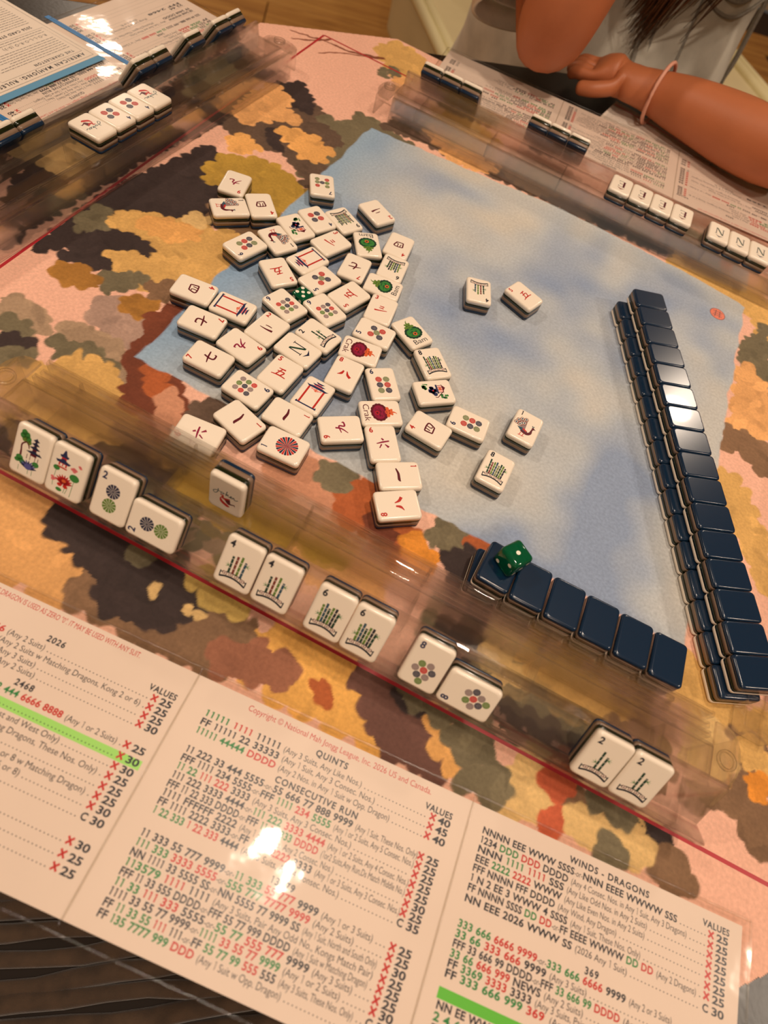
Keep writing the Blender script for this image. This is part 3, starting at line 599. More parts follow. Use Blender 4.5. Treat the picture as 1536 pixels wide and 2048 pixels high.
def num(p, s, c, dark=False): p.text(c, s, 0, 8.9, 6.0, bold=True, center=-6.9, sx=.95)
def wheel(p, x, y, r, c, n=12, lay=1):
    p.disc(c, x, y, r, lay, 24)
    n = 12 if r > 3.5 else 10
    for k in range(n):
        a = 2 * PI * k / n + .2
        p.stroke('W', [(x + r * .12 * math.cos(a), y + r * .12 * math.sin(a)), (x + r * math.cos(a), y + r * math.sin(a))], [r * .02, r * (.08 if r > 3.5 else .055)], lay + 1, 1)
def crak(n):
    p = Print()
    c = {1: 'm', 2: 'm', 3: 'R', 4: 'm', 5: 'R', 6: 'p', 7: 'm', 8: 'R', 9: 'p'}[n]
    num(p, str(n), 'R')
    st = {1: [([(-4.8, -1.2), (-1, -.1), (3.4, -.2), (4.8, .6)], [.7, 1.3, 1.5, .4])],
          2: [([(-2.2, 1.6), (0, 2), (2.6, 2)], [.5, .7, .5]), ([(-4.6, -1.6), (0, -1.4), (4.8, -.6)], [.4, .9, 1.5])],
          3: [([(-1.8, 2.6), (1.6, 2.8)], [.5, .9]), ([(-1.8, .8), (1.6, 1)], [.5, .9]), ([(-4.6, -2.6), (0, -1.6), (4.6, -.2)], [1.1, .8, .5])],
          4: [([(-3.4, 2.6), (-2.6, -2.8)], [.9, .8]), ([(-3.4, 2.6), (1, 3.2), (3.8, 2.4), (2.6, -2)], [.8, .8, .9, .8]), ([(-2.6, -2.8), (0, -2.4), (2.8, -2)], .8), ([(-1, 2.8), (-1.4, -.6)], .6), ([(1, 2.8), (1, -.4), (2.4, -.6)], .6)],
          5: [([(-2.6, 3.2), (2.2, 3.6)], [.5, 1]), ([(0, 3.4), (-1.8, -2.2)], .7), ([(-2.4, .8), (2.4, 1.2), (1.4, -2)], [.6, .8, .8]), ([(-4.8, -3.2), (0, -2.2), (5.2, -2.4)], [.5, .9, .6])],
          6: [([(-.6, 3.8), (.6, 2.4)], [.8, 1.1]), ([(-4.4, 0), (0, 1), (4.2, 1.6)], [.5, 1, .8]), ([(-1.2, -.6), (-3, -3.4)], [.8, .5]), ([(1, -.8), (3.2, -3)], [.5, 1.4])],
          7: [([(-4.6, -.4), (0, 1), (4.8, 1.8)], [.5, 1, .7]), ([(.4, 3.8), (-.6, 0), (0, -2.8), (3.2, -2.8), (3.4, -1.6)], [.9, .9, 1, .9, .5])],
          8: [([(-1.2, 2), (-2, -.8), (-4.4, -2.6)], [.9, 1.5, .3]), ([(1, 2.4), (2.4, -.6), (4.8, -2.4)], [.4, 1.4, 1.6])],
          9: [([(.4, 4), (-.6, .2), (-4, -3.4)], [1, .9, .4]), ([(-3.6, .8), (1.6, 1.6), (1.4, -1.8), (4.4, -1.6), (4.2, -.4)], [.5, .9, .9, .9, .4])]}[n]
    for pts, wd in st: p.stroke(c, [(x * 1.08, y * 1.12 - .6) for x, y in pts], wd * 1.35 if not isinstance(wd, list) else [q * 1.35 for q in wd])
    return p
def dots(n):
    p = Print(); num(p, str(n), 'n')
    if n == 1:
        r = 7.3
        for k in range(24):
            a0, a1 = 2 * PI * (k - .42) / 24, 2 * PI * (k + .42) / 24
            p.poly('N' if k % 2 else 'r', [(0, -2.2), (r * math.cos(a0), -2.2 + r * math.sin(a0)), (r * 1.03 * math.cos((a0 + a1) / 2), -2.2 + r * 1.03 * math.sin((a0 + a1) / 2)), (r * math.cos(a1), -2.2 + r * math.sin(a1))])
        return p
    lay = {2: [(0, 3.6, 'N', 4.2), (0, -5.2, 'G', 4.2)],
           4: [(-3.1, 1.4, 'R', 2.75), (3.1, 1.4, 'N', 2.75), (-3.1, -5, 'N', 2.75), (3.1, -5, 'R', 2.75)],
           5: [(-3.6, 2.2, 'R', 2.6), (-3.6, -5.2, 'N', 2.6), (0, -1.6, 'V', 2.6), (3.6, 2, 'N', 2.6), (3.6, -5.2, 'R', 2.6)],
           6: [(-2.9, 3.4, 'R', 2.5), (2.9, 3.4, 'V', 2.5), (-2.9, -1.8, 'N', 2.5), (2.9, -1.8, 'R', 2.5), (-2.9, -7, 'V', 2.5), (2.9, -7, 'N', 2.5)],
           7: [(-4.4, 2.4, 'V', 2.2), (-4.4, -2.6, 'G', 2.2), (-4.4, -7.2, 'R', 2.2), (0, -2.6, 'N', 2.2), (4.4, 2.4, 'R', 2.2), (4.4, -2.6, 'V', 2.2), (4.4, -7.2, 'V', 2.2)],
           8: [(-2.6, 0, 'T', 2.2), (-5.4, -3.2, 'G', 2.2), (2.8, .2, 'N', 2.2), (0, -3, 'r', 2.2), (-2.8, -6.4, 'T', 2.2), (5.2, -3.6, 'T', 2.2), (2.4, -6.8, 'N', 2.2), (-.2, -10, 'G', 2.2)],
           9: [(-4.6, 2.2, 'r', 2.05), (0, 2.2, 'T', 2.05), (4.6, 2.2, 'N', 2.05), (-4.6, -2.4, 'G', 2.05), (0, -2.4, 'N', 2.05), (4.6, -2.4, 'r', 2.05), (-4.6, -7, 'T', 2.05), (0, -7, 'G', 2.05), (4.6, -7, 'T', 2.05)]}[n]
    if n == 8:
        lay = [(x, y + 1.2, c, r) for x, y, c, r in [(-2.4, -.6, 'G', 2.1), (2.4, 0, 'T', 2.1), (-4.7, -4.4, 'T', 2.1), (0.1, -4, 'r', 2.1), (4.8, -3.6, 'N', 2.1), (-2.2, -8, 'N', 2.1), (2.6, -7.6, 'T', 2.1), (.4, -11.4, 'G', 2.1)]]
    for x, y, c, r in lay: wheel(p, x, y, r, c, 12)
    return p
def bamboo(n):
    p = Print(); num(p, str(n), 'k')
    # arched footbridge
    arc = [(-7.6, -8.2), (-4, -6.9), (0, -6.4), (4, -6.9), (7.6, -8.2)]
    p.stroke('k', [(x, y - 2.4) for x, y in arc], 1.1); p.stroke('k', [(x, y + .3) for x, y in arc], .6)
    for k in range(4):
        x = -5.2 + k * 3.5; y = -8.35 + 1.2 * (1 - (x / 7.6) ** 2) + .1
        p.rect('B', x - 1.3, y - .95, x + 1.3, y + .95, 1); p.rect('W', x - .95, y - .62, x + .95, y + .62, 2); p.rect('B', x - .45, y - .28, x + .45, y + .28, 3)
    for s in (-1, 1): p.stroke('k', [(s * 7.6, -10.9), (s * 7.8, -7)], .6, 1, 1)
    cols = ['D', 'U2', 'G', 'C', 'D', 'G', 'V', 'C', 'D']; cols = ['D', 'B', 'G', 'C', 'V', 'D', 'G', 'k', 'D']
    if n == 6: cols = ['G', 'C', 'D', 'G', 'k', 'D']
    if n == 2: cols = ['D', 'D']
    gap = {2: 2.6, 4: 2.4, 6: 1.75, 8: 1.5, 9: 1.35}[n]; wd = {2: 1.25, 4: 1.35, 6: 1.35, 8: 1.2, 9: 1.1}[n]
    for i in range(n):
        x = (i - (n - 1) / 2) * gap; top = {2: 4.6, 4: 5.0, 6: 4.6, 8: 5.4, 9: 5.4}[n] + 1.3 * math.sin(i * 2.3 + n)
        lean = (0.35 if n > 2 else .9) * (i - (n - 1) / 2) * .5
        p.stroke(cols[i % len(cols)], [(x, -6.4), (x + lean * .4, -1), (x + lean, top)], wd)
        for q in range(1, 4): p.stroke('W', [(x - wd * .5 + lean * q / 4, -6.4 + q * 2.9 + .3 * (i % 2)), (x + wd * .5 + lean * q / 4, -6.2 + q * 2.9 + .3 * (i % 2))], .22, 2, 1)
    for s, y in ((-1, -2.4), (1, 1.6)):
        x = s * ((n - 1) / 2 * gap + 1)
        for a in (-.5, .2, .9): p.stroke('F', [(x, y), (x + s * 2.2 * math.cos(a), y + 2.2 * math.sin(a))], [.5, .1], 1, 1)
    return p
def peacock():
    p = Print(); num(p, '1', 'k')
    for i, (a, l) in enumerate(((2.75, 8.2), (2.4, 9), (2.05, 9.4), (1.7, 9.6), (2.2, 5.5), (2.6, 5.2), (1.85, 5.6))):
        x, y = -.6 + l * math.cos(a), -3 + l * math.sin(a)
        p.stroke('T', [(-.2, -3.2), (x, y)], [.8, 2.8], 1, 1); p.disc('B', x, y, 1.75, 2, 14); p.disc('W', x, y, 1.25, 3, 12); p.disc('C', x, y, .8, 4, 10)
    p.poly('C', [(-6.4, -3), (-3, -5.6), (2, -6.8), (2.6, -4.4), (-2.4, -2.6)], 4)
    p.stroke('r', [(-1.6, -3.4), (2, -4.6)], [1.6, 1.2], 5)
    p.stroke('m', [(-2.6, -6), (2.4, -6.4), (4.8, -4.4), (5, -1.4), (5.4, .6)], [1.6, 2.6, 2.2, 1.3, 1.2], 5)
    p.disc('m', 5.6, 1, 1.1, 6, 12); p.poly('m', [(6.2, 1.5), (8, .6), (6.2, .5)], 6); p.stroke('S', [(5, 2), (4.4, 3.6)], [.3, .9], 6); p.stroke('S', [(5.2, 2), (5.8, 3.6)], [.3, .9], 6)
    for x in (-1.8, .6):
        p.stroke('r', [(x, -7.4), (x - .6, -10.2)], .55, 1, 1); p.stroke('r', [(x - 1.6, -10.6), (x + .8, -10.2)], .5, 1, 1)
    return p
def gate():
    p = Print()
    p.rect('R', -6.4, -11, -5.0, 5.6); p.rect('R', 5.0, -11, 6.4, 5.6); p.rect('n', -8, -12, 8, -10.9, 2)
    for x in (-7.3, 7.3): p.stroke('n', [(x, -12.2), (x, -10.2)], .7, 2, 1)
    p.poly('n', [(-8.6, 7.2), (-6.6, 5.6), (6.6, 5.6), (8.6, 7.2), (6.4, 6.9), (4, 7.5), (-4, 7.5), (-6.4, 6.9)], 2)
    p.rect('P', -3.4, 7.5, 3.4, 8.5, 2); p.poly('n', [(-5, 9.4), (-3.2, 8.4), (3.2, 8.4), (5, 9.4), (2.6, 9.6), (-2.6, 9.6)], 3); p.poly('n', [(-3.4, 11.6), (-1.8, 10.4), (1.8, 10.4), (3.4, 11.6), (1.4, 11.5), (-1.4, 11.5)], 3); p.rect('P', -1.8, 9.5, 1.8, 10.4, 2)
    for k in range(-5, 6): p.disc('Q' if k % 2 else 'P', k * .8, 4.9 - .5 * (5 - abs(k)) / 5 * (1 + (k % 3)), .62, 2, 8)
    p.disc('O', 0, 4.0, 1.3, 2, 12)
    return p
def creature(word, a, b, c, d):
    """stylised dragon curled above its word"""
    p = Print()
    p.text('k' if word == 'Bam' else 'm', word, 0, -12.6, 6.6, center=0, sx=.98)
    rr = np.random.RandomState(5)
    for k in range(15):
        q = 2 * PI * k / 15; p.disc(a, 5.2 * math.cos(q), -1.5 + 4.5 * math.sin(q), 1.7, 1, 10)
    p.disc(a, 0, -1.5, 5.6, 1, 20, 4.8); p.disc(b, 0, -1.5, 5.2, 2, 20, 4.3)
    for k in range(26):
        q = rr.uniform(0, 6.3); r_ = rr.uniform(.6, 4.2); x, y = r_ * math.cos(q), -1.7 + r_ * .8 * math.sin(q)
        p.stroke(a, [(x - .7, y), (x, y + .5), (x + .7, y)], .34, 3, 2)
    p.disc(c, .5, -3, 1.6, 4, 12); p.disc(a, .5, -3, .8, 5, 10)
    p.stroke(b, [(-2, 1.4), (0, 3.4), (2.2, 1.6)], 1.1, 3)
    p.disc(d, 0, 5.2, 2.2, 4, 14, 2.6)
    for s in (-1, 1):
        p.disc(d, s * 2.7, 4.4, 1.25, 3, 10); p.disc(d, s * 1.6, 7.2, .9, 3, 10); p.disc(a, s * .9, 5.6, .45, 5, 8)
        p.stroke(a, [(s * 1.2, 2.6), (s * 3.2, 2.2), (s * 4.4, 3.2)], .7, 3)
    p.stroke(a, [(-.9, 4), (0, 3.5), (.9, 4)], .35, 5); p.stroke(d, [(0, 7.6), (.4, 9.6), (1.4, 10.6)], [1.4, .6, .3], 3)
    return p
def pavilion():
    p = Print()
    p.poly('m', [(-2.6, 9.4), (-.2, 7.6), (3, 6.8), (-6.2, 6.8), (-4.6, 7.6)], 3)
    for x in (-5, -3.2, -1, 1.4): p.rect('m', x - .2, 3, x + .2, 6.8, 2)
    p.rect('Q', -5, 3.4, 1.4, 6.8, 1); p.disc('O', -1.8, 5, 1.2, 2, 12)
    p.rect('n', -6, 1.8, 2.4, 3.2, 3)
    rr = np.random.RandomState(3)
    for k in range(14): p.disc('n' if k % 3 else 'U', rr.uniform(-4.5, 3), rr.uniform(-3.6, 1.6), rr.uniform(1, 1.9), 4, 9)
    for k in range(8): p.disc('F', rr.uniform(-6.4, -2), rr.uniform(-9.5, -5), rr.uniform(.8, 1.5), 4, 9, None)
    p.stroke('F', [(-6.5, -4), (-7.4, -8)], [1.2, .4], 4); p.stroke('m', [(1, 6.8), (4, 3), (5.8, 1.2), (5.6, -1)], .6, 3)
    for k in range(12): p.disc('F' if k % 2 else 'D', 5.8 + rr.uniform(-2, 2), 6.4 + rr.uniform(-3, 3), rr.uniform(.6, 1.1), 3, 8)
    p.disc('r', -.6, -1, .7, 5, 8)
    return p
def lotus(kind):
    p = Print()
    if kind == 'blue':
        rr = np.random.RandomState(2)
        for x, y, r in ((-5.6, 10.6, 1.8), (-3.8, 9.6, 1.9), (-6.2, 8.6, 1.7), (-2.6, 7.6, 1.8), (-4.8, 7, 1.6), (-1.6, 6, 1.3)): p.disc('F' if r > 1.65 else 'G', x, y, r, 1, 10)
        p.stroke('m', [(-3.2, 6), (-5.6, 3.6), (-5.4, 0), (-5.2, -3)], [.7, .9, 1, 1.3], 2); p.stroke('m', [(-3.4, 5.8), (-1.8, 4.6), (-1, 2.6)], [.6, .8, .5], 2)
        for k, (w_, y) in enumerate(((1.4, 9), (1.9, 6.8), (2.8, 4.4), (4.2, 1.4))):
            x = 2.2; p.poly('N', [(x - w_ - .6, y - .2), (x - w_ * .4, y + .8), (x, y + 1.6), (x + w_ * .4, y + .8), (x + w_ + .6, y - .2), (x + w_ * .6, y - .7), (x - w_ * .6, y - .7)], 3); p.rect('m', x - w_ * .45, y - 2, x + w_ * .45, y - .6, 2)
        p.poly('N', [(5, 2.6), (7.4, 1), (5.4, .8)], 3)
        for x in (-1.4, .6, 3.6, 5.4): p.stroke('m', [(x, -.6), (x, -3.4)], .35, 2, 1)
        for x, y, r in ((-5.4, -4.6, 2.2), (-4, -6, 1.9), (4.6, -4.6, 2.1), (-6.6, -6.4, 1.6)): p.disc('F', x, y, r, 3, 12, r * .75)
        for k in range(9):
            a = PI * (k + .5) / 9; p.stroke('U' if k % 2 else 'n', [(.6, -8.4), (.6 + 5.4 * math.cos(a), -8.2 + 4.2 * math.sin(a))], [2.2, 1.6, .2], 4, 3)
        p.disc('U', .6, -7.8, 2.3, 5, 14, 1.7)
        for x in (-5, 1, 3.4): p.stroke('F', [(x, -9), (x + .2, -12)], .25, 2, 1)
    else:
        for k, (w_, y) in enumerate(((2.8, 8.6), (4.6, 5.2))):
            x = -3; p.poly('n', [(x - w_, y + .6), (x - w_ * .5, y + 1), (x - .4, y + 2.2 + (1.6 if k == 0 else 0)), (x + .4, y + 2.2 + (1.6 if k == 0 else 0)), (x + w_ * .5, y + 1), (x + w_, y + .6), (x + w_ * .8, y - .6), (x - w_ * .8, y - .6)], 3)
            p.rect('r', x - w_ * .55, y - 2.4, x + w_ * .55, y - .6, 2)
        p.rect('W', -4.6, 2.9, -3.3, 4.3, 3); p.rect('W', -2.7, 2.9, -1.4, 4.3, 3); p.rect('r', -6, 1.6, 0, 2.4, 2)
        for x, y in ((4, 4.6), (5.2, 4.2), (3, 4), (4.4, 3.2)): p.disc('P', x, y, 1.1, 2, 9, .8)
        for x, y in ((6.8, 7.4), (7.4, 6.8)): p.disc('P', x, y, 1, 2, 9, .7)
        p.disc('F', -6, .8, 2, 2, 12, 1.5); p.disc('F', 5.4, -.6, 3, 2, 14, 2.2); p.disc('F', -1.8, -11, 1.9, 2, 12, 1.1)
        for k in range(9):
            a = PI * (k + .5) / 9; p.stroke('r' if k % 2 else 'E', [(0, -6.4), (5.4 * math.cos(a), -6 + 4.6 * math.sin(a))], [2.6, 1.8, .3], 4, 3)
        for x in (-2, 1.6): p.disc('r', x, -8, 1.5, 3, 10, 1)
        p.disc('O', 0, -5, 1.4, 5, 10, .9)
        for x, y in ((-7, -5.4), (-5.6, -6), (-6.6, -6.8)): p.disc('P', x, y, 1.1, 2, 9, .8)
        for a, b_, c_, d_ in ((-6, -.6, -6.2, -4.6), (5.6, -2.6, 5.2, -12.6), (-6.4, -7.4, -6, -10.4), (1.4, -8.6, 1.2, -12), (3, -8.6, 2.2, -12)): p.stroke('F', [(a, b_), (c_, d_)], .28, 1, 1)
    return p
def joker():
    p = Print()
    p.stroke('S', [(-4.7, 4.6), (-4.9, 1.6), (-6.6, -.8), (-7.8, .6), (-6.2, 2.2), (-4.2, 2.8), (-3, 2.2)], .52)
    p.stroke('S', [(-1.4, 2.8), (-2.6, 2.8), (-2.7, 1.6), (-1.4, 1.5), (-1.2, 2.6), (-.2, 2.4)], .52)
    p.stroke('S', [(1, 5.6), (.5, 3), (.3, 1.4), (1, 2.8), (2, 3), (1.2, 2.3), (2.4, 1.4), (3.2, 1.9)], .52)
    p.stroke('S', [(3.2, 1.9), (4.1, 2.5), (3.6, 3), (3, 2), (3.6, 1.2), (4.8, 1.8), (5, 2.8), (5.6, 2.4), (5.8, 1.2), (7, 1.4), (8, 2.2)], .52)
    p.poly('R', [(-3.4, .6), (-1, .6), (-.8, -1.6), (1.6, -.8), (3.4, -.2), (2.6, -1.4), (.2, -3.4), (-2.8, -2.4), (-2, -.4), (-3.2, 0)], 2)
    p.stroke('r', [(-3, -2.4), (-2, -5.6), (1.6, -7.6), (3.4, -7.6)], [.4, 2.2, 2.4, .4], 3)
    p.poly('m', [(3.2, -1), (0, -3.4), (1.4, -5.4), (2.6, -6), (6, -4.4), (6.8, -5.6), (6.4, -3.6), (3.6, -4.4)], 4)
    return p
def wind(L):
    p = Print()
    if L == 'N':
        p.rect('k', -2.9, -4.6, -2.3, 3.6); p.rect('k', 2.3, -4.6, 2.9, 3.6); p.poly('D', [(-3, 3.6), (-1.6, 3.6), (2.9, -4.6), (1.6, -4.6)], 2)
        for x, y in ((-2.6, -4.6), (2.6, 3.4)): p.rect('k', x - 1, y - .2, x + 1, y + .2)
    else:
        p.rect('m', -2.4, -4.6, -.9, 3.6); 
        for y in (3.3, -.7, -4.6): p.rect('k', -2.8, y, 2.4 if y != -.7 else 1.6, y + .45, 2)
        for x, y in ((2.1, 2.2), (2.1, -4.4), (1.4, -1.3)): p.rect('k', x, y, x + .4, y + 1.5, 2)
    p.poly('N' if L == 'N' else 'B', [(0, 7.6), (-3.2, 5), (0, 6.1), (3.2, 5)])
    return p
PRT = {}
def face_print(k):
    if k not in PRT:
        if k.endswith('crak') and k[0].isdigit(): p = crak(int(k[0]))
        elif k.endswith('dot'): p = dots(int(k[0]))
        elif k == '1bam': p = peacock()
        elif k.endswith('bam') and k[0].isdigit(): p = bamboo(int(k[0]))
        elif k == 'bam': p = creature('Bam', 'D', 'F', 'O', 'G')
        elif k == 'crak': p = creature('Crak', 'm', 'p', 'E', 'O')
        elif k == 'soap': p = gate()
        elif k == 'pavilion': p = pavilion()
        elif k in ('lotus_blue', 'lotus_red'): p = lotus(k[6:])
        elif k == 'joker': p = joker()
        else: p = wind(k)
        if k in ('N', 'E'): p.v = [(x * 1.35, (y + .5) * 1.3 - .5, z) for x, y, z in p.v]
        if k in ('bam', 'crak'): p.v = [(x * 1.16, y * 1.06 + .4 if y > -8 else y, z) for x, y, z in p.v]
        PRT[k] = p.mesh('face_print')
    return PRT[k]
def tile(kind, M, label, group):
    o = bpy.data.objects.new('mahjong_tile', None); COL.objects.link(o); o.empty_display_size = 0.01
    o.matrix_world = M
    tag(o, label, 'tile', group)
    obj('white_face', L_face, o); obj('green_layer', L_green, o); obj('taupe_layer', L_taupe, o); obj('navy_back', L_back, o)
    if kind: obj('face_print', face_print(kind), o, (0, 0, TK + 1e-5))
    return o
def TR(x, y, z, th): return Matrix.Translation((x, y, z)) @ Matrix.Rotation(math.radians(th), 4, 'Z')
# ------------------------------------------------------------------ loose tiles in the middle
for k, x, y, th, lb in LOOSE:
    tile(k, TR(x / 1000, y / 1000, 0.0001, th), lb, 'discarded tiles lying face up on the mat')

# ------------------------------------------------------------------ tile walls (two layers, backs up)
ORD = ['first', 'second', 'third', 'fourth', 'fifth', 'sixth', 'seventh', 'eighth', 'ninth', 'tenth', 'eleventh', 'twelfth', 'thirteenth', 'fourteenth', 'fifteenth', 'sixteenth']
wd_ = Vector((0.40872, -0.91266, 0)); wm = Vector((0.91266, 0.40872, 0))
wang = math.degrees(math.atan2(wd_.y, wd_.x))
FL = Matrix.Rotation(PI, 4, 'X')
def back_up(x, y, z, th): return TR(x, y, z + TK, th) @ FL
rr = np.random.RandomState(9)
for layer_i in (0, 1):
    for i in range(16):
        s = Vector((0.13304, 0.32477, 0)) + wd_ * 0.0225 * (i + .5) - wm * (TL_ / 2)
        bow = 0.0012 * math.sin(PI * i / 15) * (1 if layer_i else .6)
        if layer_i == 0: s += -wm * 0.0052 + wd_ * 0.0035 - wm * .003 * (1 - i / 15)
        s += wm * (bow + rr.uniform(-.0002, .0002))
        name = '%s row of the right wall' % ('upper' if layer_i else 'lower')
        lb = 'face-down navy tile, %s from the far end, %s' % (ORD[i], name) if i not in (0, 15) else \
             'face-down navy tile at the %s end, %s' % ('far' if i == 0 else 'near', name)
        tile(None, back_up(s.x, s.y, 0.0001 + layer_i * (TK + .0001), wang + 0.0), lb, 'face-down tiles of the right wall')
for layer_i in (0, 1):
    for i in range(6):
        x = 0.0855 + 0.0237 * i; y = -0.0200 - 0.0004 * i; th = 1.0
        if i == 0 and layer_i: x, y, th = 0.0866, -0.0195, -3.0
        if i == 0 and not layer_i: x, y, th = 0.0835, -0.0195, 4.0
        row = '%s layer of the short wall' % ('upper' if layer_i else 'lower')
        lb = ('navy tile under the green die, %s' if layer_i else 'face-down navy tile at the left end, %s') % row if i == 0 else \
             'face-down navy tile, %s from the left, %s' % (ORD[i], row)
        tile(None, back_up(x, y + 0.0002, 0.0001 + layer_i * (TK + .0001), th), lb, 'face-down tiles of the short wall')

# ------------------------------------------------------------------ dice
def die(M, label, top, size=0.0142):
    d = bpy.data.objects.new('die', None); COL.objects.link(d); d.matrix_world = M; d.empty_display_size = .01
    tag(d, label, 'die', 'translucent green dice')
    s = size
    bm = bmesh.new(); bmesh.ops.create_cube(bm, size=s)
    bmesh.ops.bevel(bm, geom=bm.edges[:] , offset=s * .17, segments=4, profile=0.5, affect='EDGES')
    m = MATS.get('green_die')
    if not m:
        m = bpy.data.materials.new('green_die'); m.use_nodes = True; b = m.node_tree.nodes['Principled BSDF']
        b.inputs['Base Color'].default_value = (*lin((0, 104, 66)), 1); b.inputs['Roughness'].default_value = 0.06
        b.inputs['Transmission Weight'].default_value = 0.45; b.inputs['IOR'].default_value = 1.5; MATS['green_die'] = m
    obj('body', from_bm('body', bm, m, True), d)
    P = {1: [(0, 0)], 2: [(-1, -1), (1, 1)], 3: [(-1, 1), (0, 0), (1, -1)], 4: [(-1, -1), (1, 1), (-1, 1), (1, -1)], 5: [(-1, -1), (1, 1), (-1, 1), (1, -1), (0, 0)], 6: [(-1, -1), (1, 1), (-1, 1), (1, -1), (-1, 0), (1, 0)]}
    sides = {5: (5, 6, 3), 1: (1, 2, 3)}[top]
    pm = mat('white_pip', (240, 232, 214), 0.3)
    rots = [Euler((0, 0, 0)), Euler((PI / 2, 0, 0)), Euler((0, PI / 2, 0)), Euler((PI, 0, 0)), Euler((-PI / 2, 0, 0)), Euler((0, -PI / 2, 0))]
    vals = list(sides); vals += [7 - v for v in vals]
    for e, v in zip(rots, vals):
        R3 = e.to_matrix()
        for (a, b_) in P[v]:
            c = R3 @ Vector((a * s * .24, b_ * s * .24, s / 2 + .00004))
            V, F = [], []
            for rk, (r_, z_) in enumerate(((.00135, 0), (.0009, -.0003 + .00035), (0.0, .00008))):
                pass
            n = 12
            V = [tuple(c)] + [tuple(c + R3 @ Vector((.00145 * math.cos(2 * PI * k / n), .00145 * math.sin(2 * PI * k / n), 0))) for k in range(n)]
            F = [(0, 1 + k, 1 + (k + 1) % n) for k in range(n)]
            obj('pip', mesh('pip', V, F, pm), d)
die(TR(-0.1325, 0.1285, 0.00665, 76), 'translucent green die with five white pips among the face-up tiles', 5, 0.0132)
die(TR(0.0905, -0.0150, 2 * TK + 0.0084, -34), 'translucent green die resting on the first navy tile of the short wall', 1, 0.0158)

# ------------------------------------------------------------------ clear acrylic racks
acr = clear_mat('clear_acrylic', (0.994, 0.990, 0.985), 0.012, 1.55, refract=0.28, bump=0.12, bscale=60, dist=0.0004)
RL = 0.468
def tray_section(dz):
    return [(.0160, .0009), (.0155, .0070), (.0066, .0225 + dz), (.0062, .0262 + dz), (.0068, .0262 + dz), (.0172, .0174 + dz), (.0180, .0174 + dz), (.0345, .0402 + dz), (.0368, .0402 + dz), (.0385, .0228), (.0620, .0228), (.0640, .0215), (.0640, .0009)]
ARM = [(.0660, .004), (.0660, .0245), (.0688, .0250), (.0688, .009), (.0722, .009), (.0722, .0228), (.0752, .0228), (.0752, .0120), (.0785, .0120), (.0785, .0255), (.0810, .0262), (.0810, .0012)]
def strip(name, prof, x0, x1, th, parent, nseg=1):
    V, F = [], []
    for i in range(nseg + 1):
        x = x0 + (x1 - x0) * i / nseg
        V += [(x, p, z) for p, z in prof]
    n = len(prof)
    for i in range(nseg):
        for k in range(n - 1): F.append((i * n + k, i * n + k + 1, (i + 1) * n + k + 1, (i + 1) * n + k))
    o = obj(name, mesh(name, V, F, acr), parent)
    md = o.modifiers.new('thickness', 'SOLIDIFY'); md.thickness = th; md.offset = 0
    bv = o.modifiers.new('soft_edges', 'BEVEL'); bv.width = .0006; bv.segments = 3; bv.limit_method = 'ANGLE'
    return o
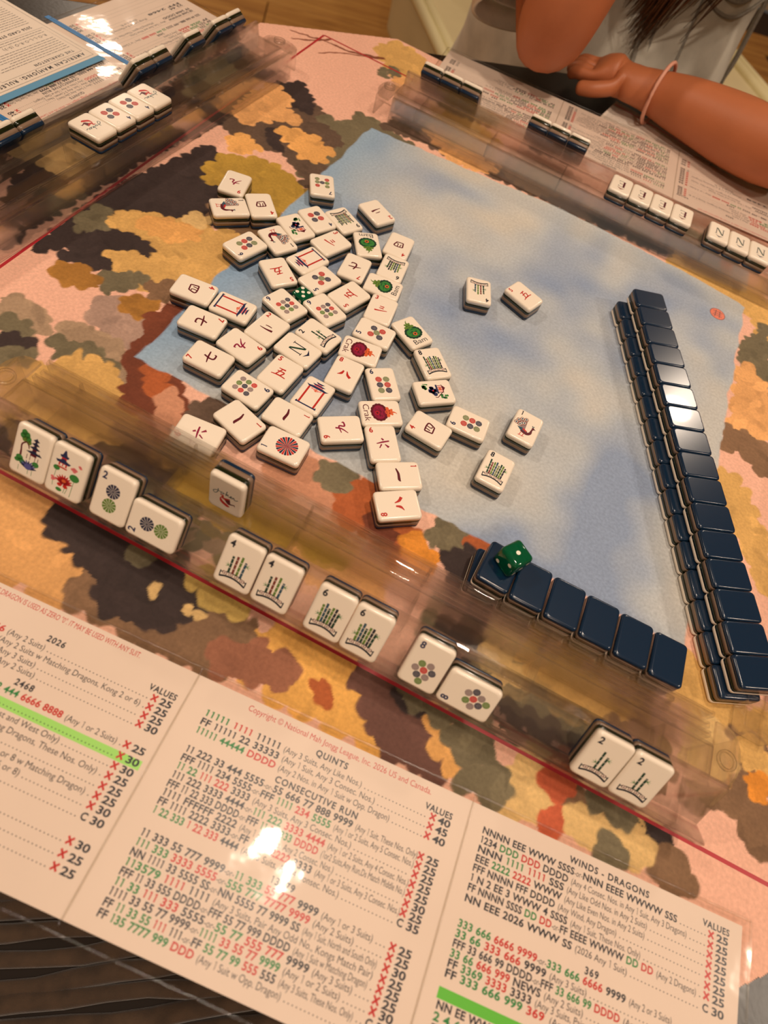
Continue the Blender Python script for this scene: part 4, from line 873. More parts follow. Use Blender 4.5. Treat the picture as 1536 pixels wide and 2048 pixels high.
def rack(label, loc, rot, dz=0.0):
    TRAY = tray_section(dz)
    r = thing('tile_rack', label, 'rack', loc, (0, 0, math.radians(rot)), 'clear acrylic tile racks')
    strip('tray', TRAY, 0, RL, 0.0014, r)
    strip('pusher_arm', ARM, 0.004, RL - .004, 0.0013, r)
    # end walls follow the tray section
    for x in (0.0, RL - .0022):
        pr = TRAY[:] + [(0.064, .0004)]
        bm = bmesh.new(); vs = [bm.verts.new((x, p, z)) for p, z in TRAY]
        f = bm.faces.new(vs); e = bmesh.ops.extrude_face_region(bm, geom=[f])
        bmesh.ops.translate(bm, vec=(.0022, 0, 0), verts=[v for v in e['geom'] if isinstance(v, bmesh.types.BMVert)])
        bmesh.ops.recalc_face_normals(bm, faces=bm.faces); bmesh.ops.triangulate(bm, faces=[f for f in bm.faces if len(f.verts) > 4])
        obj('end_wall', from_bm('end_wall', bm, acr), r)
    # short cross ribs in the pusher arm and below the deck
    n = 6
    for k in range(n):
        x = .03 + (RL - .06) * k / (n - 1)
        obj('cross_rib', from_bm('cross_rib', box_bm(.0016, .0055, .0100, .0003, 1, (x, .0735, .0165)), acr), r)
        obj('cross_rib', from_bm('cross_rib', box_bm(.0014, .0030, .0125, .0003, 1, (x, .0770, .0190)), acr), r)
        obj('deck_rib', from_bm('deck_rib', box_bm(.0014, .0230, .0150, .0003, 1, (x, .0505, .0136)), acr), r)
    # hinge plates with a round boss at both ends
    for x, s in ((0, -1), (RL, 1)):
        bm = bmesh.new()
        pts = []
        for k in range(9):
            a = -PI / 2 + PI * k / 8; pts.append((x + s * (.008 + .010 * math.cos(a)), .061 + .017 * math.sin(a) * 1.05))
        pts = [(x + s * .0006, .0432)] + pts + [(x + s * .0006, .0788)]
        vs = [bm.verts.new((a, b, .0205)) for a, b in pts]; f = bm.faces.new(vs)
        e = bmesh.ops.extrude_face_region(bm, geom=[f]); bmesh.ops.translate(bm, vec=(0, 0, .0022), verts=[v for v in e['geom'] if isinstance(v, bmesh.types.BMVert)])
        bmesh.ops.recalc_face_normals(bm, faces=bm.faces); bmesh.ops.triangulate(bm, faces=[q for q in bm.faces if len(q.verts) > 4])
        obj('hinge_plate', from_bm('hinge_plate', bm, acr), r)
        V, F = [], []
        for k in range(20):
            q = 2 * PI * k / 20
            for rr_, zz in ((.0062, .0227), (.0062, .0245), (.0046, .0245), (.0046, .0227)): V.append((x + s * .0085 + rr_ * math.cos(q), .058 + rr_ * math.sin(q), zz))
        for k in range(20):
            for a in range(4): F.append((k * 4 + a, ((k + 1) % 20) * 4 + a, ((k + 1) % 20) * 4 + (a + 1) % 4, k * 4 + (a + 1) % 4))
        obj('hinge_boss', mesh('hinge_boss', V, F, acr, smooth=True), r)
        obj('end_leg', from_bm('end_leg', box_bm(.0018, .030, .0200, .0004, 1, (x + s * .0152, .060, .0104)), acr), r)
        obj('end_foot', from_bm('end_foot', box_bm(.0120, .0018, .0200, .0004, 1, (x + s * .0085, .0450, .0104)), acr), r)
    return r
near = rack('clear acrylic rack nearest the camera holding leaning tiles', (-0.226, -0.1210, 0.0), 0)
left = rack('clear acrylic rack along the left edge with four face-up tiles', (-0.3828, 0.420, 0.0), -93.2, -.006)
far = rack('clear acrylic rack at the far side below the seated person', (0.272, 0.510, 0.0), 181.2, -.006)

right = rack('clear acrylic rack at the right edge, only its corner in view', (0.369, -0.012, 0.0), 89.0)
obj('arm_foot', from_bm('arm_foot', box_bm(.0240, .0220, .0150, .0016, 2, (-.0100, .0920, .0080)), acr), right)
EL = math.radians(53)
def leaning(rk, x, kind, label, group, land=0, dz=0.0):
    """a tile leaning in the slot of a rack; x along the rack, face toward its player"""
    Y = Vector((0, math.cos(EL), math.sin(EL))); Z = Vector((0, -math.sin(EL), math.cos(EL)))
    h = TW if land else TL_
    O = Vector((x, .0062, .0283 + dz)) - Z * TK + Y * h / 2
    R3 = Matrix((( 1, 0, 0), (0, Y.y, Z.y), (0, Y.z, Z.z))).to_4x4()
    M = Matrix.Translation(O) @ R3 @ Matrix.Rotation(math.radians(90 * land), 4, 'Z')
    B = Matrix.Translation(rk.location) @ rk.rotation_euler.to_matrix().to_4x4()
    return tile(kind, B @ M, label, group)
def on_deck(rk, x, y, th, kind, label, group):
    B = Matrix.Translation(rk.location) @ rk.rotation_euler.to_matrix().to_4x4()
    return tile(kind, B @ TR(x, y, .0243, th), label, group)
NR = [(-.1765, 'lotus_blue', 0, 'leaning tile with navy pagoda and blue lotus at the left end of near rack'),
      (-.1538, 'lotus_red', 0, 'leaning tile with red lotus and red pagoda in near rack'),
      (-.1254, '2dot', 0, 'leaning upright two dot tile beside the red lotus tile'),
      (-.0984, '2dot', 1, 'leaning two dot tile turned sideways in near rack'),
      (-.0471, '4bam', 0, 'leaning four bamboo tile, left one of the pair'),
      (-.0241, '4bam', 0, 'leaning four bamboo tile, right one of the pair'),
      (.0085, '6bam', 0, 'leaning six bamboo tile, left one of the pair'),
      (.0309, '6bam', 0, 'leaning six bamboo tile, right one of the pair'),
      (.0667, '8dot', 0, 'leaning upright eight dot tile in near rack'),
      (.0944, '8dot', 1, 'leaning eight dot tile turned sideways in near rack'),
      (.1712, '2bam', 0, 'leaning two bamboo tile, left one of the pair at right end'),
      (.1938, '2bam', 0, 'leaning two bamboo tile, right one beside the rack end')]
for x, k, ld, lb in NR: leaning(near, x + .226, k, lb, 'tiles leaning in the near rack', ld)
# the joker stands on the deck, leaning on nothing but its edge
jel = math.radians(84)
Y = Vector((0, math.cos(jel), math.sin(jel))); Z = Vector((0, -math.sin(jel), math.cos(jel)))
O = Vector((-.0757, -.0742, .0245)) - Z * TK + Y * TL_ / 2
tile('joker', Matrix.Translation(O) @ Matrix(((1, 0, 0), (0, Y.y, Z.y), (0, Y.z, Z.z))).to_4x4(), 'joker tile with red jester hat standing upright on the near rack', 'joker tiles')

# left rack: rack x runs from the far end toward the camera
for i, k in enumerate(('joker', '4dot', '4dot', 'joker')):
    on_deck(left, .1900 + .0225 * i, .0560, 0, k, ['face-up joker tile at the far end of the left rack row', 'face-up four dot tile on left rack beside the far joker', 'face-up four dot tile on left rack beside the near joker', 'face-up joker tile at the near end of the left rack row'][i], 'face-up tiles on the left rack')
LX = [(.0262, 0), (.0488, 0), (.0915, 0), (.1395, 0), (.1620, 0), (.2930, 0), (.3155, 0), (.3380, 0), (.3605, 0)]
LN = ['at the far end', 'second from the far end', 'alone between two pairs near the far end', 'fourth from the far end', 'just beyond the face-up joker', 'nearest below the face-up joker', 'second below the face-up joker', 'third below the face-up joker', 'fourth below the face-up joker']
for (x, ld), nm in zip(LX, LN):
    leaning(left, x, '3dot' if False else None, 'leaning navy-backed tile in the left rack, ' + nm, 'hidden tiles leaning in the left rack', ld, -.006)
# far rack: rack x runs from right to left in the picture
for i in range(4):
    on_deck(far, .1486 + .0227 * i, .0600, 0 , 'E', 'face-up E wind tile on far rack, %s from the left' % ORD[3 - i], 'face-up tiles on the far rack')
for i in range(3):
    on_deck(far, .0625 + .0226 * i, .0600, 0, 'N', 'face-up N wind tile on far rack, %s from the left' % ORD[2 - i], 'face-up tiles on the far rack')
for i, x in enumerate((.4440, .4215, .3990)):
    leaning(far, x, None, 'navy-backed tile leaning in far rack, %s of the left group' % ORD[i], 'hidden tiles leaning in the far rack', 0, -.006)
for i, x in enumerate((.3196, .2971, .2746)):
    leaning(far, x, None, 'navy-backed tile leaning in far rack, %s of the middle group' % ORD[i], 'hidden tiles leaning in the far rack', 0, -.006)
# ------------------------------------------------------------------ score cards
CW, CH = 163.6, 118.7
paper = mat('card_stock', (226, 206, 190), 0.45, 0.02, 20)
sleeve_m = clear_mat('vinyl_sleeve', (0.985, 0.98, 0.97), 0.05, 1.36, bump=0.22, bscale=28, dist=0.0012)
def card_lines(p, x0, x1, lines, vr):
    """lines: (baseline v, segments, hands end, note, note end, kind, value); x0 = left margin, x1 = right edge of the values"""
    SZ = 4.75
    for v, seg, he, note, ne, kd, val in lines:
        y = -v; x = x0
        if seg:
            parts = [(s[0], s[1:]) for s in seg.split('|')]
            tot = 0
            for c, t in parts:
                b = c != 'o'; tot += sum(glyph(k, b)[2] + (.03 if b else 0) for k in t) * SZ * (1 if b else .62)
            f = (he - x0) / tot
            for c, t in parts:
                b = c != 'o'
                x = p.text('o' if not b else c, t, x, y, SZ if b else SZ * .86, bold=b, sx=f * (1 if b else .72), track=.03 if b else 0)
        if note:
            w_ = sum(glyph(k)[2] for k in note) * SZ
            if x <= x0 or not seg: x = ne - w_ * .56
            wd = min(w_ * .92, ne - x - 1.6) if seg else w_ * .56
            p.text('o', note, ne - wd, y, SZ * .93, width=wd); x = ne
        if kd:
            dx = max(x + 2.0, x1 - 60 if not seg and not note else x + 2.0)
            if not seg and not note: dx = x0
            while dx < x1 - 13.0: p.disc('o', dx, y + .35, .33, 1, 6); dx += 2.05
            if kd == 'X':
                for a_, b_ in (((-1.5, .1), (1.5, 3.4)), ((-1.5, 3.4), (1.5, .1))): p.stroke('r', [(x1 - 10.2 + a_[0], y + a_[1]), (x1 - 10.2 + b_[0], y + b_[1])], 1.0, 1.2, 1)
            else: p.text('k', kd, x1 - 12.0, y, SZ, bold=True, sx=1.0)
            p.text('k', val, x1 - 7.0, y, SZ * 1.02, bold=True, width=7.0)
def title(p, t, c, v, width=None): p.text('k', t, 0, -v, 4.5, bold=True, center=c, track=.10)
P1, P2, P3 = Print(), Print(), Print()
P1.text('r', 'WHEN A WHITE DRAGON IS USED AS ZERO "0". IT MAY BE USED WITH ANY SUIT.', 0, -5.3, 4.3, right=-32.7, sx=.66)
for s_, c_, v_ in (('2026', -74.6, 16.8), ('2468', -75, 41.9)): title(P1, s_, c_, v_)
P1.text('k', 'VALUES', 0, -17.2, 4.4, bold=True, right=-4.2, sx=.95, track=.06)
card_lines(P1, -150, -4.5, [
    (21.9, 'g222 |k000 |r2222 |r6666', -101, '(Any 2 Suits)', -77.8, 'X', '25'), (26.7, 'g2026 |k222 |r DDDD', -103, '(Any 2 Suits w Matching Dragons, Kong 2 or 6)', -19.6, 'X', '25'),
    (31.4, 'kFF 222 |g2026 |r222', -101, '(Any 3 Suits)', -76.6, 'X', '25'), (36.0, 'kFF |g2026 |r6666', -99, '(Any 2 Suits)', -73.7, 'X', '30'),
    (47.0, 'k222 44 666 888|o-or-|kFFF 2222 |g22 444 |r6666 8888', -50.3, '(Any 1 or 2 Suits)', -19.9, 'X', '25'), (52.6, '', 0, '', 0, 'X', '30'),
    (57.6, 'kEE 2468 WWWW', -108, '(Any 1 Suit, East and West Only)', -44.6, 'X', '30'), (62.6, 'kFF 2468 DDDD', -104, '(Matching Dragons, These Nos. Only)', -20.7, 'X', '25'),
    (67.6, '', 0, '', 0, 'X', '25'), (72.3, 'k22 44', -128, '(Kongs 2,4,6 or 8 w Matching Dragon)', -20.6, 'X', '25'), (77.0, 'kFFF 2468', -96, '(Kongs 6 or 8)', -52, 'X', '30'), (82.0, '', 0, '', 0, 'C', '30'),
    (93.0, '', 0, '', 0, 'X', '30'), (98.6, '', 0, '', 0, 'X', '25'), (104.2, '', 0, '', 0, 'X', '25')], None)
P2.text('r', 'Copyright \u00a9 National Mah Jongg League, Inc. 2026 US and Canada.', 31.8, -6, 4.5, width=108.5)
title(P2, 'QUINTS', 84.2, 12.3); title(P2, 'CONSECUTIVE RUN', 84.2, 32.2); title(P2, '13579', 85, 73)
P2.text('k', 'VALUES', 0, -13.2, 4.4, bold=True, right=155.1, sx=.95, track=.06)
card_lines(P2, 12.3, 155, [
    (17.4, 'g11111 |r1111 |k11111', 56.6, '(Any 3 Suits, Any Like Nos.)', 103.7, 'X', '40'), (22.0, 'kFF 11111 22 33333', 57.8, '(Any 1 Suit, Any 3 Consec. Nos.)', 113.1, 'X', '45'),
    (26.7, 'g11111 44444 |rDDDD', 58, '(Any 2 Nos. in Any 1 Suit w Opp. Dragon)', 123.4, 'X', '40'),
    (36.8, 'k11 222 33 444 5555|o-or-|k55 666 77 888 9999', 106.6, '(Any 1 Suit, These Nos. Only)', 143.2, 'X', '25'), (41.2, 'kFFF 1111 234 5555|o-or-|kFFF |g1111 |r234 |g5555', 96.2, '(Any 1 or 2 Suits, Any 5 Consec. Nos.)', 142.7, 'X', '25'),
    (45.5, 'g11 22 |r111 222 |k3333', 53.1, '(Any 3 Suits, Any 3 Consec. Nos.)', 109.5, 'X', '25'), (49.9, 'k111 222 3333 4444|o-or-|g111 222 |r3333 4444', 96.8, '(Any 1 or 2 Suits, Any 4 Consec. Nos.)', 143, 'X', '25'),
    (54.3, 'kFFF 11 22 333 DDDD|o-or-|kFFF |g11 |r22 |g333 |rDDDD', 95, '(1or2 Suits,Any Run,Ds Match Middle No.)', 142.6, 'X', '25'), (58.6, 'k1111 FFFFFF 2222', 52.7, '(Any 1 or 2 Suits, Any 2 Consec. Nos.)', 105.5, 'X', '30'),
    (62.8, 'kFF 1111 2222 3333|o-or-|kFF |g1111 |r2222 |k3333', 95.6, '(Any 1 or 3 Suits, Any 3 Consec. Nos.)', 143.2, 'X', '25'), (67.1, 'g1 22 333 |r1 22 333 |k4444', 58, '(Any 3 Suits, Any 4 Consec. Nos.)', 112.1, 'C', '35'),
    (77.6, 'k11 333 55 777 9999|o-or-|g11 333 |r55 777 |k9999', 105.9, '(Any 1 or 3 Suits)', 134.7, 'X', '25'), (81.9, 'g111 333 |r3333 5555|o-or-|g555 777 |r7777 9999', 103.4, '(Any 2 Suits)', 126.4, 'X', '25'),
    (86.3, 'kNN 1111 33 5555 SS|o-or-|kNN 5555 77 9999 SS', 100.2, '(Any 1 Suit, North and South Only)', 140.2, 'X', '30'), (90.7, 'g113579 |r1111 |k1111', 56, '(Any 3 Suits, Pair Any Odd No., Kongs Match Pair)', 140, 'X', '25'),
    (94.9, 'kFFF 11 33 555 DDDD|o-or-|kFFF 55 77 999 DDDD', 99.3, '(Any 1 Suit w Matching Dragon)', 138.8, 'X', '25'), (99.1, 'g11 33 |r111 333 |k5555|o-or-|g55 77 |r555 777 |k9999', 111, '(Any 3 Suits)', 133, 'X', '25'),
    (103.3, 'k1111 33 55 77 9999|o-or-|g1111 |r33 55 77 |g9999', 98.2, '(Any 1 or 2 Suits)', 128.6, 'X', '30'), (107.8, 'kFF |g11 33 55 |r111 |k111|o-or-|kFF |g55 77 99 |r555 |k555', 98.3, '(Any 3 Suits, These Nos. Only)', 137, 'C', '30'),
    (112.2, 'kFF |g135 |g7777 999 |rDDD', 60, '(Any 1 Suit w Opp. Dragon)', 103.2, 'C', '30')], None)
title(P3, 'WINDS - DRAGONS', 246, 7.2); title(P3, '369', 244.6, 52)
P3.text('k', 'VALUES', 0, -7.8, 4.4, bold=True, right=316.8, sx=.95, track=.06)
card_lines(P3, 172.4, 316.3, [
    (12.4, 'kNNNN EEE WWW SSSS|o-or-|kNNN EEEE WWWW SSS', 286.4, '', 0, 'X', '25'), (17.1, 'k1234 |gDDD |rDDD |kDDDD', 223.7, '(Any 4 Consec. Nos. in Any 1 Suit, Any 3 Dragons)', 292.5, 'X', '25'),
    (21.6, 'kNNN |g1111 |r1111 |kSSS', 222.2, '(Any Like Odd Nos. in Any 2 Suits)', 270.2, 'X', '25'), (26.2, 'kEEE |g2222 |r2222 |kWWW', 221.8, '(Any Like Even Nos. in Any 2 Suits)', 269.5, 'X', '25'),
    (30.8, 'kFFF NNNN FFF DDDD', 219.2, '(Any Wind, Any Dragon)', 254.2, 'X', '25'), (35.5, 'k1 N 2 EE 3 WWW 4 SSSS', 227.3, '(Any 1 Suit, These Nos. Only)', 268.6, 'X', '25'),
    (40.0, 'kFF NNNN SSSS |gDD |rDD|o-or-|kFF EEEE WWWW |gDD |rDD', 276.5, '(Any 2 Dragons)', 300.5, 'X', '25'), (45.0, 'kNN EEE 2026 WWW SS', 232, '(2026 Any 1 Suit)', 262.7, 'C', '30'),
    (56.4, 'g333 666 |r6666 9999|o-or-|g333 666 |r6666 |k9999', 264, '(Any 2 or 3 Suits)', 289, 'X', '25'), (60.8, 'g33 66 |r333 666 |k9999', 221.7, '(Any 3 Suits)', 243.6, 'X', '25'),
    (65.1, 'kFFF 33 666 99 DDDD|o-or-|kFFF |g33 666 99 |rDDDD', 262.3, '(Any 2 Suits)', 284, 'X', '30'), (69.3, 'g33 66 |r666 999 |kNEWS', 220.8, '(Any 2 Suits)', 243.5, 'X', '25'),
    (73.5, 'kFF |g3369 |r3333 |k3333', 217.1, '(Any 3 Suits, Pairs 3, 6 or 9)', 262, 'X', '25'), (77.6, 'kFF |g333 666 999 |r369', 224.9, '(Any 3 Suits)', 250, 'C', '30'),
    (90.4, 'kNN EE WW SS |g11 22 33', 226, '(Any 1 Suit)', 250, 'C', '50'), (94.9, 'g2 4 66 |r88 |k222 444 66', 230, '(Any 3 Suits)', 256, 'C', '50'),
    (99.4, 'kFF |g1357 |r1357 |k2026', 226, '(Any 3 Suits)', 252, 'C', '50')], None)
def panel_mesh(x0, x1):
    return from_bm('panel', box_bm((x1 - x0) / 1000 - .00002, CH / 1000, .0004, 0, 1, ((x0 + x1) / 2000, -CH / 2000, 0)), paper)
PM = [(panel_mesh(-CW, 0), P1.mesh('panel_print')), (panel_mesh(0, CW), P2.mesh('panel_print')), (panel_mesh(CW, 323.8), P3.mesh('panel_print'))]
# fold grooves: pale raised score strips beside each fold
def film_mesh():
    V, F = [], []
    xs = np.linspace(-CW / 1000 - .0055, .3238 + .0055, 60); ys = np.linspace(.0052, -CH / 1000 - .0062, 16)
    for y in ys:
        for x in xs:
            z = .0007 + .00022 * math.sin(x * 61 + y * 23) * math.sin(y * 47 + 1) + .0002 * math.sin(x * 140 - y * 90)
            V.append((x, y, z))
    n = len(xs)
    for j in range(len(ys) - 1):
        for i in range(n - 1): F.append((j * n + i, (j + 1) * n + i, (j + 1) * n + i + 1, j * n + i + 1))
    return mesh('sleeve', V, F, sleeve_m, smooth=True)
FILM = film_mesh()
seam_m = clear_mat('welded_seam', (0.86, 0.84, 0.80), 0.12, 1.6, bump=0.6, bscale=900, dist=0.0006)
def seam_mesh():
    V, F = [], []
    def bar(x0, y0, x1, y1, w_):
        L = math.hypot(x1 - x0, y1 - y0); nx, ny = -(y1 - y0) / L * w_, (x1 - x0) / L * w_; b = len(V)
        for x, y in ((x0, y0), (x1, y1)):
            V.extend([(x - nx, y - ny, .0004), (x - nx * .5, y - ny * .5, .0011), (x + nx * .5, y + ny * .5, .0011), (x + nx, y + ny, .0004)])
        for k in range(3): F.append((b + k, b + 4 + k, b + 5 + k, b + 1 + k))
    X0, X1, Y0, Y1 = -CW / 1000 - .0046, .3238 + .0046, .0040, -CH / 1000 - .0050
    bar(X0, Y0, X1, Y0, .0008); bar(X0, Y1, X1, Y1, .0010); bar(X0, Y0, X0, Y1, .0008); bar(X1, Y0, X1, Y1, .0008)
    for x in (0, CW / 1000): bar(x, Y0, x, Y1, .0006)
    return mesh('welded_seam', V, F, seam_m)
SEAM = seam_mesh()
def score_card(label, loc, rot, sc=1.0, z_blue=False):
    c = thing('score_card', label, 'score card', loc, rot, 'printed three-panel score cards')
    c.scale = (sc, sc, sc)
    for pm, pr in PM:
        p = obj('panel', pm, c); obj('panel_print', pr, p, (0, 0, .00022))
    obj('sleeve', FILM, c); obj('welded_seam', SEAM, c)
    if z_blue:
        for x in (0, CW): obj('blue_spine', from_bm('blue_spine', box_bm(.0062, .135, .0003, 0, 1, (x / 1000, -.062, .00085)), mat('blue_tape', (38, 116, 178), 0.4)), c)
    return c
h = 0.06225
nc = score_card('large printed score card in clear sleeve nearest the camera, over the table edge', (-0.03855, -0.15695, 0.0040), (0.01725, 0, h))
hp = [k for k in nc.children if k.name.startswith('panel')]
hl = Print(); hl.rect('H', -150, -53.8, -3.4, -49.2, 0.5); obj('highlighted_row', hl.mesh('highlighted_row'), hp[0], (0, 0, .00021))
hl = Print(); hl.rect('h', 171.6, -86.6, 318, -81.9, 0.5); obj('green_bar', hl.mesh('green_bar'), hp[2], (0, 0, .00021))
score_card('printed score card with blue spines behind the left rack', (-0.4006, 0.3028, 0.0030), (0, 0, math.radians(-94.8)), .90, True)
score_card('printed score card lying before the seated person behind the far rack', (0.119, 0.5405, 0.0030), (0, 0, math.radians(185.5)), .95)

def scribble_lines(p, x0, y0, x1, y1, pitch, c, rs, wd=.5, fill=.95):
    """rows too small to read: word-long dashes"""
    y = y0
    while y > y1:
        x = x0; end = x0 + (x1 - x0) * rs.uniform(fill - .25, fill)
        while x < end:
            l = rs.uniform(1.2, 5); p.rect(c, x, y - wd / 2, min(x + l, end), y + wd / 2); x += l + .8
        y -= pitch
# rules sheet on top of the left card
s1 = Print(); rs = np.random.RandomState(4)
s1.stroke('o', [(4, -3), (206, -3)], .3, 1, 1); s1.stroke('o', [(4, -3), (4, -128)], .3, 1, 1); s1.stroke('o', [(8, -13), (8, -60), (100, -60), (100, -13), (8, -13)], .25, 1, 1); s1.stroke('o', [(104, -13), (104, -60), (200, -60), (200, -13), (104, -13)], .25, 1, 1)
s1.text('k', 'AMERICAN MAHJONG: RULES & TIPS', 10, -10.4, 6.0, bold=True, sx=.9, track=.22)
s1.text('k', 'THE CHARLESTON', 14, -19, 4.6, bold=True, sx=.9, track=.2); s1.text('k', 'JOKER RULES', 110, -19, 4.6, bold=True, sx=.9, track=.08)
scribble_lines(s1, 12, -24, 96, -45, 3.2, 'o', rs, .55); s1.text('k', 'R-O-L-L-O-R-O (0-3)', 14, -51, 5.0, bold=False, sx=.9, track=.12)
scribble_lines(s1, 12, -54, 96, -58, 3.2, 'o', rs, .55); scribble_lines(s1, 108, -24, 196, -57, 3.2, 'o', rs, .55)
s1.text('k', '2026 CARD STRATEGY', 16, -67, 4.8, bold=True, sx=.9, track=.14); scribble_lines(s1, 12, -72, 196, -122, 3.2, 'o', rs, .55)
sh = thing('rules_sheet', 'white rules sheet lying on the left score card', 'paper', (-.4425, .2930, .0054), (0, 0, math.radians(-95.2)))
obj('sheet', from_bm('sheet', box_bm(.215, .135, .0003, 0, 1, (.1075, -.0675, 0)), mat('white_paper', (226, 212, 196), .7)), sh)
obj('sheet_print', s1.mesh('sheet_print'), sh, (0, 0, .0002))
obj('blue_strip', from_bm('blue_strip', box_bm(.215, .0080, .0002, 0, 1, (.1075, .0036, -.0002)), mat('blue_strip', (88, 148, 186), .5)), sh)
# rules sheet by the seated person
s2 = Print(); rs = np.random.RandomState(6)
s2.stroke('X', [(2, -10), (140, -10)], 2.4, 1, 1)
scribble_lines(s2, 4, -3, 138, -7, 2.6, 'y', rs, .5); scribble_lines(s2, 4, -16, 66, -66, 2.6, 'y', rs, .5); scribble_lines(s2, 72, -16, 138, -66, 2.6, 'y', rs, .5)
hd = math.atan2(.6838 - .7037, .1532 - .0107)
s2m = thing('rules_sheet', 'white sheet with red line partly under the far score card', 'paper', (.0100, .7050, .0018), (0, 0, hd))
obj('sheet', from_bm('sheet', box_bm(.1440, .075, .0003, 0, 1, (.0720, -.0375, 0)), mat('white_paper', (226, 212, 196), .7)), s2m)
obj('sheet_print', s2.mesh('sheet_print'), s2m, (0, 0, .0002))

# ------------------------------------------------------------------ the seated person
skin_m = mat('tanned_skin', (180, 106, 66), 0.5, 0.05, 25, 0.15, 350)
skin_m.node_tree.nodes['Principled BSDF'].inputs['Subsurface Weight'].default_value = 0.08
skin_m.node_tree.nodes['Principled BSDF'].inputs['Subsurface Radius'].default_value = (0.01, 0.004, 0.002)
denim = mat('pale_grey_chambray', (224, 218, 202), 0.85, 0.12, 30, 0.5, 700, sheen=0.2)
hair_m = mat('long_brown_hair', (96, 58, 32), 0.4, 0.4, 160, 0.4, 500)
pr = thing('person', 'person in pale grey rolled-sleeve shirt leaning on the table, long brown hair', 'person', (0, 0, 0))
W3 = lambda a, n, z: E_(a, n - .055 * max(0, min(1, (z - .12) / .12)), z)
J = {}
def jt(k, p, r): J[k] = (Vector(p), r)
jt('pelvis', W3(.28, .30, -.19), .115); jt('waist', W3(.28, .25, -.04), .105); jt('chest', W3(.27, .19, .16), .115); jt('neck0', W3(.26, .13, .33), .05); jt('neck1', W3(.255, .10, .39), .045)
jt('head0', W3(.25, .07, .46), .075); jt('head1', W3(.245, .065, .53), .085); jt('head2', W3(.245, .07, .59), .06)
jt('shR', W3(.12, .13, .29), .055); jt('upR', E_(.030, .000, .140), .050); jt('elR', E_(.038, -.070, .0345), .0325); jt('elR2', E_(.030, -.076, .074), .050); jt('foR', E_(.045, -.070, .145), .050); jt('wrR', E_(.115, -.045, .265), .028); jt('haR', E_(.145, -.035, .310), .030)
elL = Vector((.2363, .6352, .050)); wrL = Vector((.0483, .6899, .0335))
jt('shL', W3(.42, .10, .28), .055); jt('upL', (.225, .76, .17), .050); jt('elL', elL, .047); jt('fL1', (.1732, .6532, .0455), .043); jt('fL2', (.1123, .6746, .040), .036); jt('wrL', wrL, .0285); jt('haL', (.0077, .6936, .032), .031); jt('haL2', (-.0219, .6925, .030), .026)
jt('hipR', W3(.20, .26, -.215), .085); jt('knR', W3(.17, -.16, -.22), .06); jt('anR', W3(.18, -.10, -.66), .04); jt('ftR', W3(.18, -.24, -.71), .035)
jt('hipL', W3(.36, .26, -.215), .085); jt('knL', W3(.40, -.16, -.22), .06); jt('anL', W3(.40, -.10, -.66), .04); jt('ftL', W3(.40, -.24, -.71), .035)
ED = ['pelvis-waist', 'waist-chest', 'chest-neck0', 'neck0-neck1', 'neck1-head0', 'head0-head1', 'head1-head2', 'chest-shR', 'shR-upR', 'upR-elR', 'elR-elR2', 'elR2-foR', 'foR-wrR', 'wrR-haR',
      'chest-shL', 'shL-upL', 'upL-elL', 'elL-fL1', 'fL1-fL2', 'fL2-wrL', 'wrL-haL', 'haL-haL2', 'pelvis-hipR', 'hipR-knR', 'knR-anR', 'anR-ftR', 'pelvis-hipL', 'hipL-knL', 'knL-anL', 'anL-ftL']
# fingers: curled under the far arm on the left hand, against the cheek on the right
fing = []
def finger(base, root, pts, r):
    prev = base
    for i, p in enumerate([root] + pts):
        k = '%s_f%d_%d' % (base, len(fing), i); jt(k, p, r * (1 - .08 * i)); ED.append(prev + '-' + k); prev = k
    fing.append(1)
for i in range(4):
    o = Vector((0, -.020 + .0135 * i, .0)); b = Vector((-.030, .6935, .024)) + o
    finger('haL2', b, [b + Vector((-.022, .004, -.002)), b + Vector((-.034 + .004 * abs(i - 1.5), .010, -.012))], .0086)
b = Vector((.000, .668, .026)); finger('haL', b, [b + Vector((-.022, -.012, -.006)), b + Vector((-.042, -.010, -.012))], .010)
hr = J['haR'][0]
for i in range(4):
    b = hr + EU * (.012) + EN * (-.018 + .012 * i) + Vector((0, 0, .030))
    finger('haR', b, [b + Vector((.008, .006, .026)), b + Vector((.022, .014, .044))], .0085)
b = hr + EU * .030 + Vector((0, 0, .006)); finger('haR', b, [b + Vector((.016, .006, .018)), b + Vector((.022, .012, .036))], .010)
names = list(J); ix = {k: i for i, k in enumerate(names)}
bme = bpy.data.meshes.new('body'); bme.from_pydata([tuple(J[k][0]) for k in names], [tuple(ix[q] for q in e.split('-')) for e in ED], [])
body = obj('body', bme, pr)
sk = body.modifiers.new('skin', 'SKIN'); sk.use_smooth_shade = True; sk.branch_smoothing = 0.6
for i, k in enumerate(names):
    sv = bme.skin_vertices[0].data[i]; sv.radius = (J[k][1], J[k][1]); sv.use_root = (k == 'pelvis')
ss = body.modifiers.new('smooth', 'SUBSURF'); ss.levels = 2; ss.render_levels = 2
bme.materials.append(skin_m)

